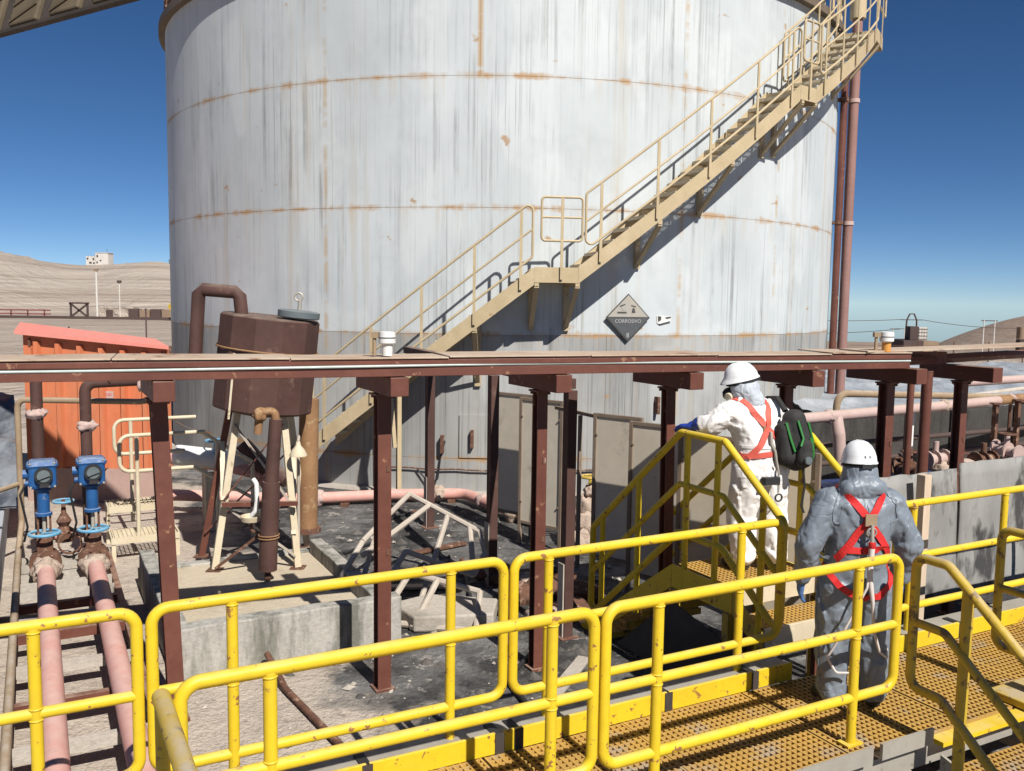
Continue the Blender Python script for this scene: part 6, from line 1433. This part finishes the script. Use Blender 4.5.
# ---- white-suited worker on the crossover, leaning to the rail
ww = R(22)
w_pose = dict(head=(-0.10, 0.13, 1.545), look=(-0.84, 0.40, -0.35), seed=5.0, fold=0.014,
    torso=[(0, 0, 0.74, 0.125, 0.11), (0, 0, 0.80, 0.175, 0.14), (0.0, 0, 0.92, 0.195, 0.155), (-0.01, 0.01, 1.03, 0.185, 0.15), (-0.025, 0.03, 1.16, 0.20, 0.150), (-0.045, 0.055, 1.28, 0.238, 0.155), (-0.06, 0.075, 1.365, 0.235, 0.14), (-0.07, 0.09, 1.42, 0.17, 0.11), (-0.08, 0.10, 1.47, 0.10, 0.085)],
    arms=[[((-0.245, 0.08, 1.33), 0.100), ((-0.35, 0.13, 1.24), 0.092), ((-0.375, 0.18, 1.225), 0.080)], [((0.14, 0.08, 1.345), 0.098), ((0.31, 0.14, 1.24), 0.088), ((0.30, 0.36, 1.17), 0.066)]],
    legs=[[((-0.10, 0, 0.86), 0.132), ((-0.115, 0.05, 0.48), 0.108), ((-0.12, 0.0, 0.14), 0.088)], [((0.10, 0, 0.86), 0.132), ((0.12, 0.0, 0.49), 0.106), ((0.13, -0.06, 0.14), 0.088)]],
    hands=[((-0.435, 0.25, 1.205), (-0.45, 0.9, -0.05), (0.9, 0.4, 0), (0, 0, -1), 0.0, 0.55), ((0.28, 0.44, 1.155), (-0.2, 1, -0.05), (-1, 0.1, 0), (0, 0, -1), 0.0, 0.5)],
    cuffs=[[((-0.345, 0.15, 1.235), 0.094), ((-0.395, 0.20, 1.22), 0.076), ((-0.435, 0.25, 1.205), 0.046)], [((0.30, 0.34, 1.17), 0.07), ((0.28, 0.44, 1.155), 0.04)]],
    feet=[((-0.12, 0.0, 0.09), (-0.15, 0.17, 0.042)), ((0.135, -0.06, 0.09), (0.17, 0.10, 0.042))],
    collar=[], hood=[[((-0.075, 0.09, 1.435), 0.115), ((-0.09, 0.105, 1.53), 0.112), ((-0.10, 0.115, 1.58), 0.100)], [((-0.06, 0.03, 1.42), 0.085), ((-0.09, 0.06, 1.52), 0.08)]], hoodmat='shroud',
    helmet=((-0.11, 0.125, 1.615), (-0.86, 0.42, -0.28), (-0.25, 0.12, 1)),
    seams=[('back_seam', [(-0.07, -0.05, 1.41), (-0.03, -0.13, 1.2), (0.0, -0.2, 0.82)], 0.010), ('waist_elastic', [(-0.2, 0.0, 1.07), (-0.1, -0.14, 1.07), (0.06, -0.15, 1.07), (0.2, 0.0, 1.07)], 0.022)],
    straps=[('shoulder_strap', [(-0.17, 0.24, 1.25), (-0.19, 0.12, 1.45), (-0.16, 0.0, 1.42), (-0.05, -0.12, 1.24), (0.06, -0.16, 1.13), (0.18, -0.1, 1.03)], 0.046),
            ('shoulder_strap', [(0.02, 0.24, 1.25), (0.03, 0.12, 1.45), (0.02, 0.0, 1.42), (-0.03, -0.12, 1.24), (-0.10, -0.15, 1.10), (-0.18, -0.08, 0.98)], 0.046),
            ('waist_strap', [(-0.20, 0.12, 0.99), (-0.19, -0.06, 0.99), (-0.08, -0.16, 1.01), (0.06, -0.16, 1.02), (0.18, -0.08, 1.02), (0.2, 0.1, 1.0)], 0.044)])
wm, wsuit, wbv = worker('person', P(5.33, 5.58, LZ), ww, 'person in white coverall and red harness leaning on the yellow crossover rail, head turned left', w_pose, 'suit_white', 'redfade', 'glove')
mb = MB(); mb.box((-0.04, -0.105, 1.215), (0.06, 0.014, 0.06), Vector((1, 0, 0)), Vector((0, 1, 0)), Z); plain('back_plate', mb, 'pipe_ochre', wm)
mb = MB(); mb.tube([(-0.02, -0.13, 1.20), (-0.02, -0.145, 1.10), (0.0, -0.16, 1.04), (0.03, -0.175, 0.86), (0.03, -0.18, 0.70)], [0.010, 0.014, 0.012, 0.008, 0.008], 8); plain('lanyard', mb, 'steel', wm)
mb = MB(); mb.torus((0.03, -0.185, 0.66), Vector((0, 1, 0)), 0.03, 0.007, 14, 6); plain('snap_hook', mb, 'black', wm)
mb = MB(); mb.box((-0.03, -0.165, 0.80), (0.13, 0.05, 0.06), Vector((1, 0, 0)), Vector((0, 1, 0)), Z); plain('belt_pouch', mb, 'black', wm)
f = Vector(w_pose['look']).normalized(); c = Vector(w_pose['head'])
mb = MB(); mb.lathe(c + f * 0.085 - Z * 0.03, [(0.055, 0.0), (0.05, 0.03), (0.03, 0.055), (0.0, 0.06)], 16, axis=f); plain('respirator', mb, 'black', wm)
for s_ in (-1, 1):
    rr = f.cross(Z).normalized() * s_
    mb = MB(); mb.lathe(c + f * 0.10 - Z * 0.045 + rr * 0.045, [(0.032, 0.0), (0.034, 0.02), (0.03, 0.026), (0, 0.027)], 14, axis=(f + rr)); plain('filter', mb, 'pale', wm)

# ---- backpack on his right shoulder
wm.scale = (1.12, 1.12, 1.0)
bk = empty('backpack', wm.location + Vector((0.1, -0.2, 1.1)), 'black backpack with green trim on the back of the white-suited worker', 'backpack')
bk.rotation_euler = (0, 0, ww); Rw = Matrix.Rotation(ww, 4, 'Z')
def wl_(p): return wm.location + (Rw @ Vector((p[0] * 1.12 + 0.03, p[1] * 1.12, p[2])))
def bld(name, mb, mt, fuse_=None):
    mb.v = [tuple(wl_(p)) for p in mb.v]
    if fuse_ is not None:
        o = fuse(name, mb, fuse_, mt, None, 0.006, 4.0, 3); put(o, bk)
    else: o = mb.build(name, mt, bk)
    return o
mb = MB(); cone_chain(mb, [((0.13, -0.16, 1.30), 0.085), ((0.16, -0.17, 1.10), 0.115), ((0.16, -0.17, 0.98), 0.105)], 16); cone_chain(mb, [((0.05, -0.155, 1.22), 0.06), ((0.07, -0.165, 1.0), 0.085)], 12); cone_chain(mb, [((0.22, -0.15, 1.22), 0.06), ((0.24, -0.16, 1.0), 0.08)], 12)
bld('bag', mb, 'pack', 0.012)
mb = MB(); cone_chain(mb, [((0.15, -0.255, 1.10), 0.06), ((0.15, -0.262, 0.98), 0.065)], 12); bld('front_pocket', mb, 'pack', 0.010)
for pts in ([(0.03, -0.20, 1.28), (0.045, -0.235, 1.16), (0.07, -0.262, 1.05)], [(0.20, -0.235, 1.28), (0.23, -0.255, 1.14), (0.26, -0.235, 1.0)], [(0.10, -0.242, 1.30), (0.12, -0.285, 1.16), (0.09, -0.30, 1.10)], [(0.18, -0.29, 1.16), (0.20, -0.30, 1.06), (0.215, -0.28, 0.99)]):
    mb = MB(); mb.tube(pts, 0.009, 6); bld('green_trim', mb, 'green')
mb = MB(); mb.lathe((0.14, -0.325, 0.985), [(0.0, 0.012), (0.03, 0.01), (0.033, 0), (0.03, -0.01)], 14, axis=Vector((0, -1, 0))); bld('badge', mb, 'lidgrey')
mb = MB(); mb.tube([(0.10, -0.10, 1.36), (0.10, 0.0, 1.455), (0.11, 0.12, 1.44), (0.10, 0.24, 1.28)], 0.022, 8); bld('shoulder_strap', mb, 'pack')
mb = MB(); mb.tube([(0.20, -0.20, 0.90), (0.215, -0.21, 0.75), (0.20, -0.2, 0.58), (0.225, -0.2, 0.52)], 0.009, 6); bld('loose_strap', mb, 'black')

# ================================================================== FLOOR CLUTTER: hoses, planks, clods
def floor_hose(pts, r, mt, lab):
    e = empty('floor_hose', pts[0], lab, 'hose', 'hoses on the stained floor')
    mb = MB(); mb.tube([Vector(p) for p in pts], r, 8, fil=0.25, seg=6); mb.build('hose', mt, e)
    mb = MB(); mb.cyl(pts[-1], Vector(pts[-1]) + (Vector(pts[-1]) - Vector(pts[-2])).normalized() * 0.10, r * 1.35, 8); mb.build('coupling', 'rust', e)
floor_hose([P(3.3, 5.3, .04), P(3.5, 6.6, .04), P(4.3, 7.3, .04), P(4.1, 8.6, .05), P(4.6, 9.9, .04)], 0.022, 'black', 'black hose winding across the stained floor past the rack columns')
floor_hose([P(3.4, 10.9, .04), P(4.0, 11.3, .04), P(4.3, 12.2, .04), P(5.0, 12.6, .04)], 0.018, 'black', 'thin black hose by the salmon pipe at the tank foot')
for i, (a, b, rz, L, lab) in enumerate(((4.0, 6.4, 0.7, 0.9, 'short grey plank on the dark floor before the crossover'), (3.6, 9.3, -0.4, 1.1, 'pale plank under the discarded tube frames'), (4.6, 10.6, 0.2, 0.8, 'dark plank near the first beige screen'))):
    d = (U * math.cos(rz) + V * math.sin(rz)); c = P(a, b, 0.045)
    mb = MB(); mb.bar(c - d * L / 2, c + d * L / 2, 0.12, 0.03); tag(mb.build('plank', ('concrete', 'timber', 'rust')[i], None, 0.004), lab, 'plank', 'planks on the floor')
def clods():
    mb = MB(); r_ = random.Random(11)
    for k in range(420):
        a = r_.gauss(4.1, 0.9); b = r_.uniform(5.2, 13.5)
        if a < 3.2 and b > 7.6: continue
        s_ = r_.choice((0.03, 0.05, 0.08)) * r_.uniform(0.6, 1.3); c = P(a, b, s_ * 0.15 + 0.01); n = 7; vs = [c + Z * s_ * 0.45]; 
        for q in range(n):
            t = 2 * math.pi * q / n; rr = s_ * r_.uniform(0.6, 1.25); vs.append(c + U * math.cos(t) * rr + V * math.sin(t) * rr - Z * s_ * 0.2)
        mb.add(vs, [(0, 1 + q, 1 + (q + 1) % n) for q in range(n)])
    o = mb.build('spill_clods', M['clod']); tag(o, 'dark crusted clods of dried spillage across the floor', 'clods', kind='stuff')
M['clod'] = weathered('dried_spill_clod', (0.06, 0.056, 0.052), (0.14, 0.125, 0.11), 6, 0.95, bmp=0.6, bscale=25, bdist=0.02)
clods()
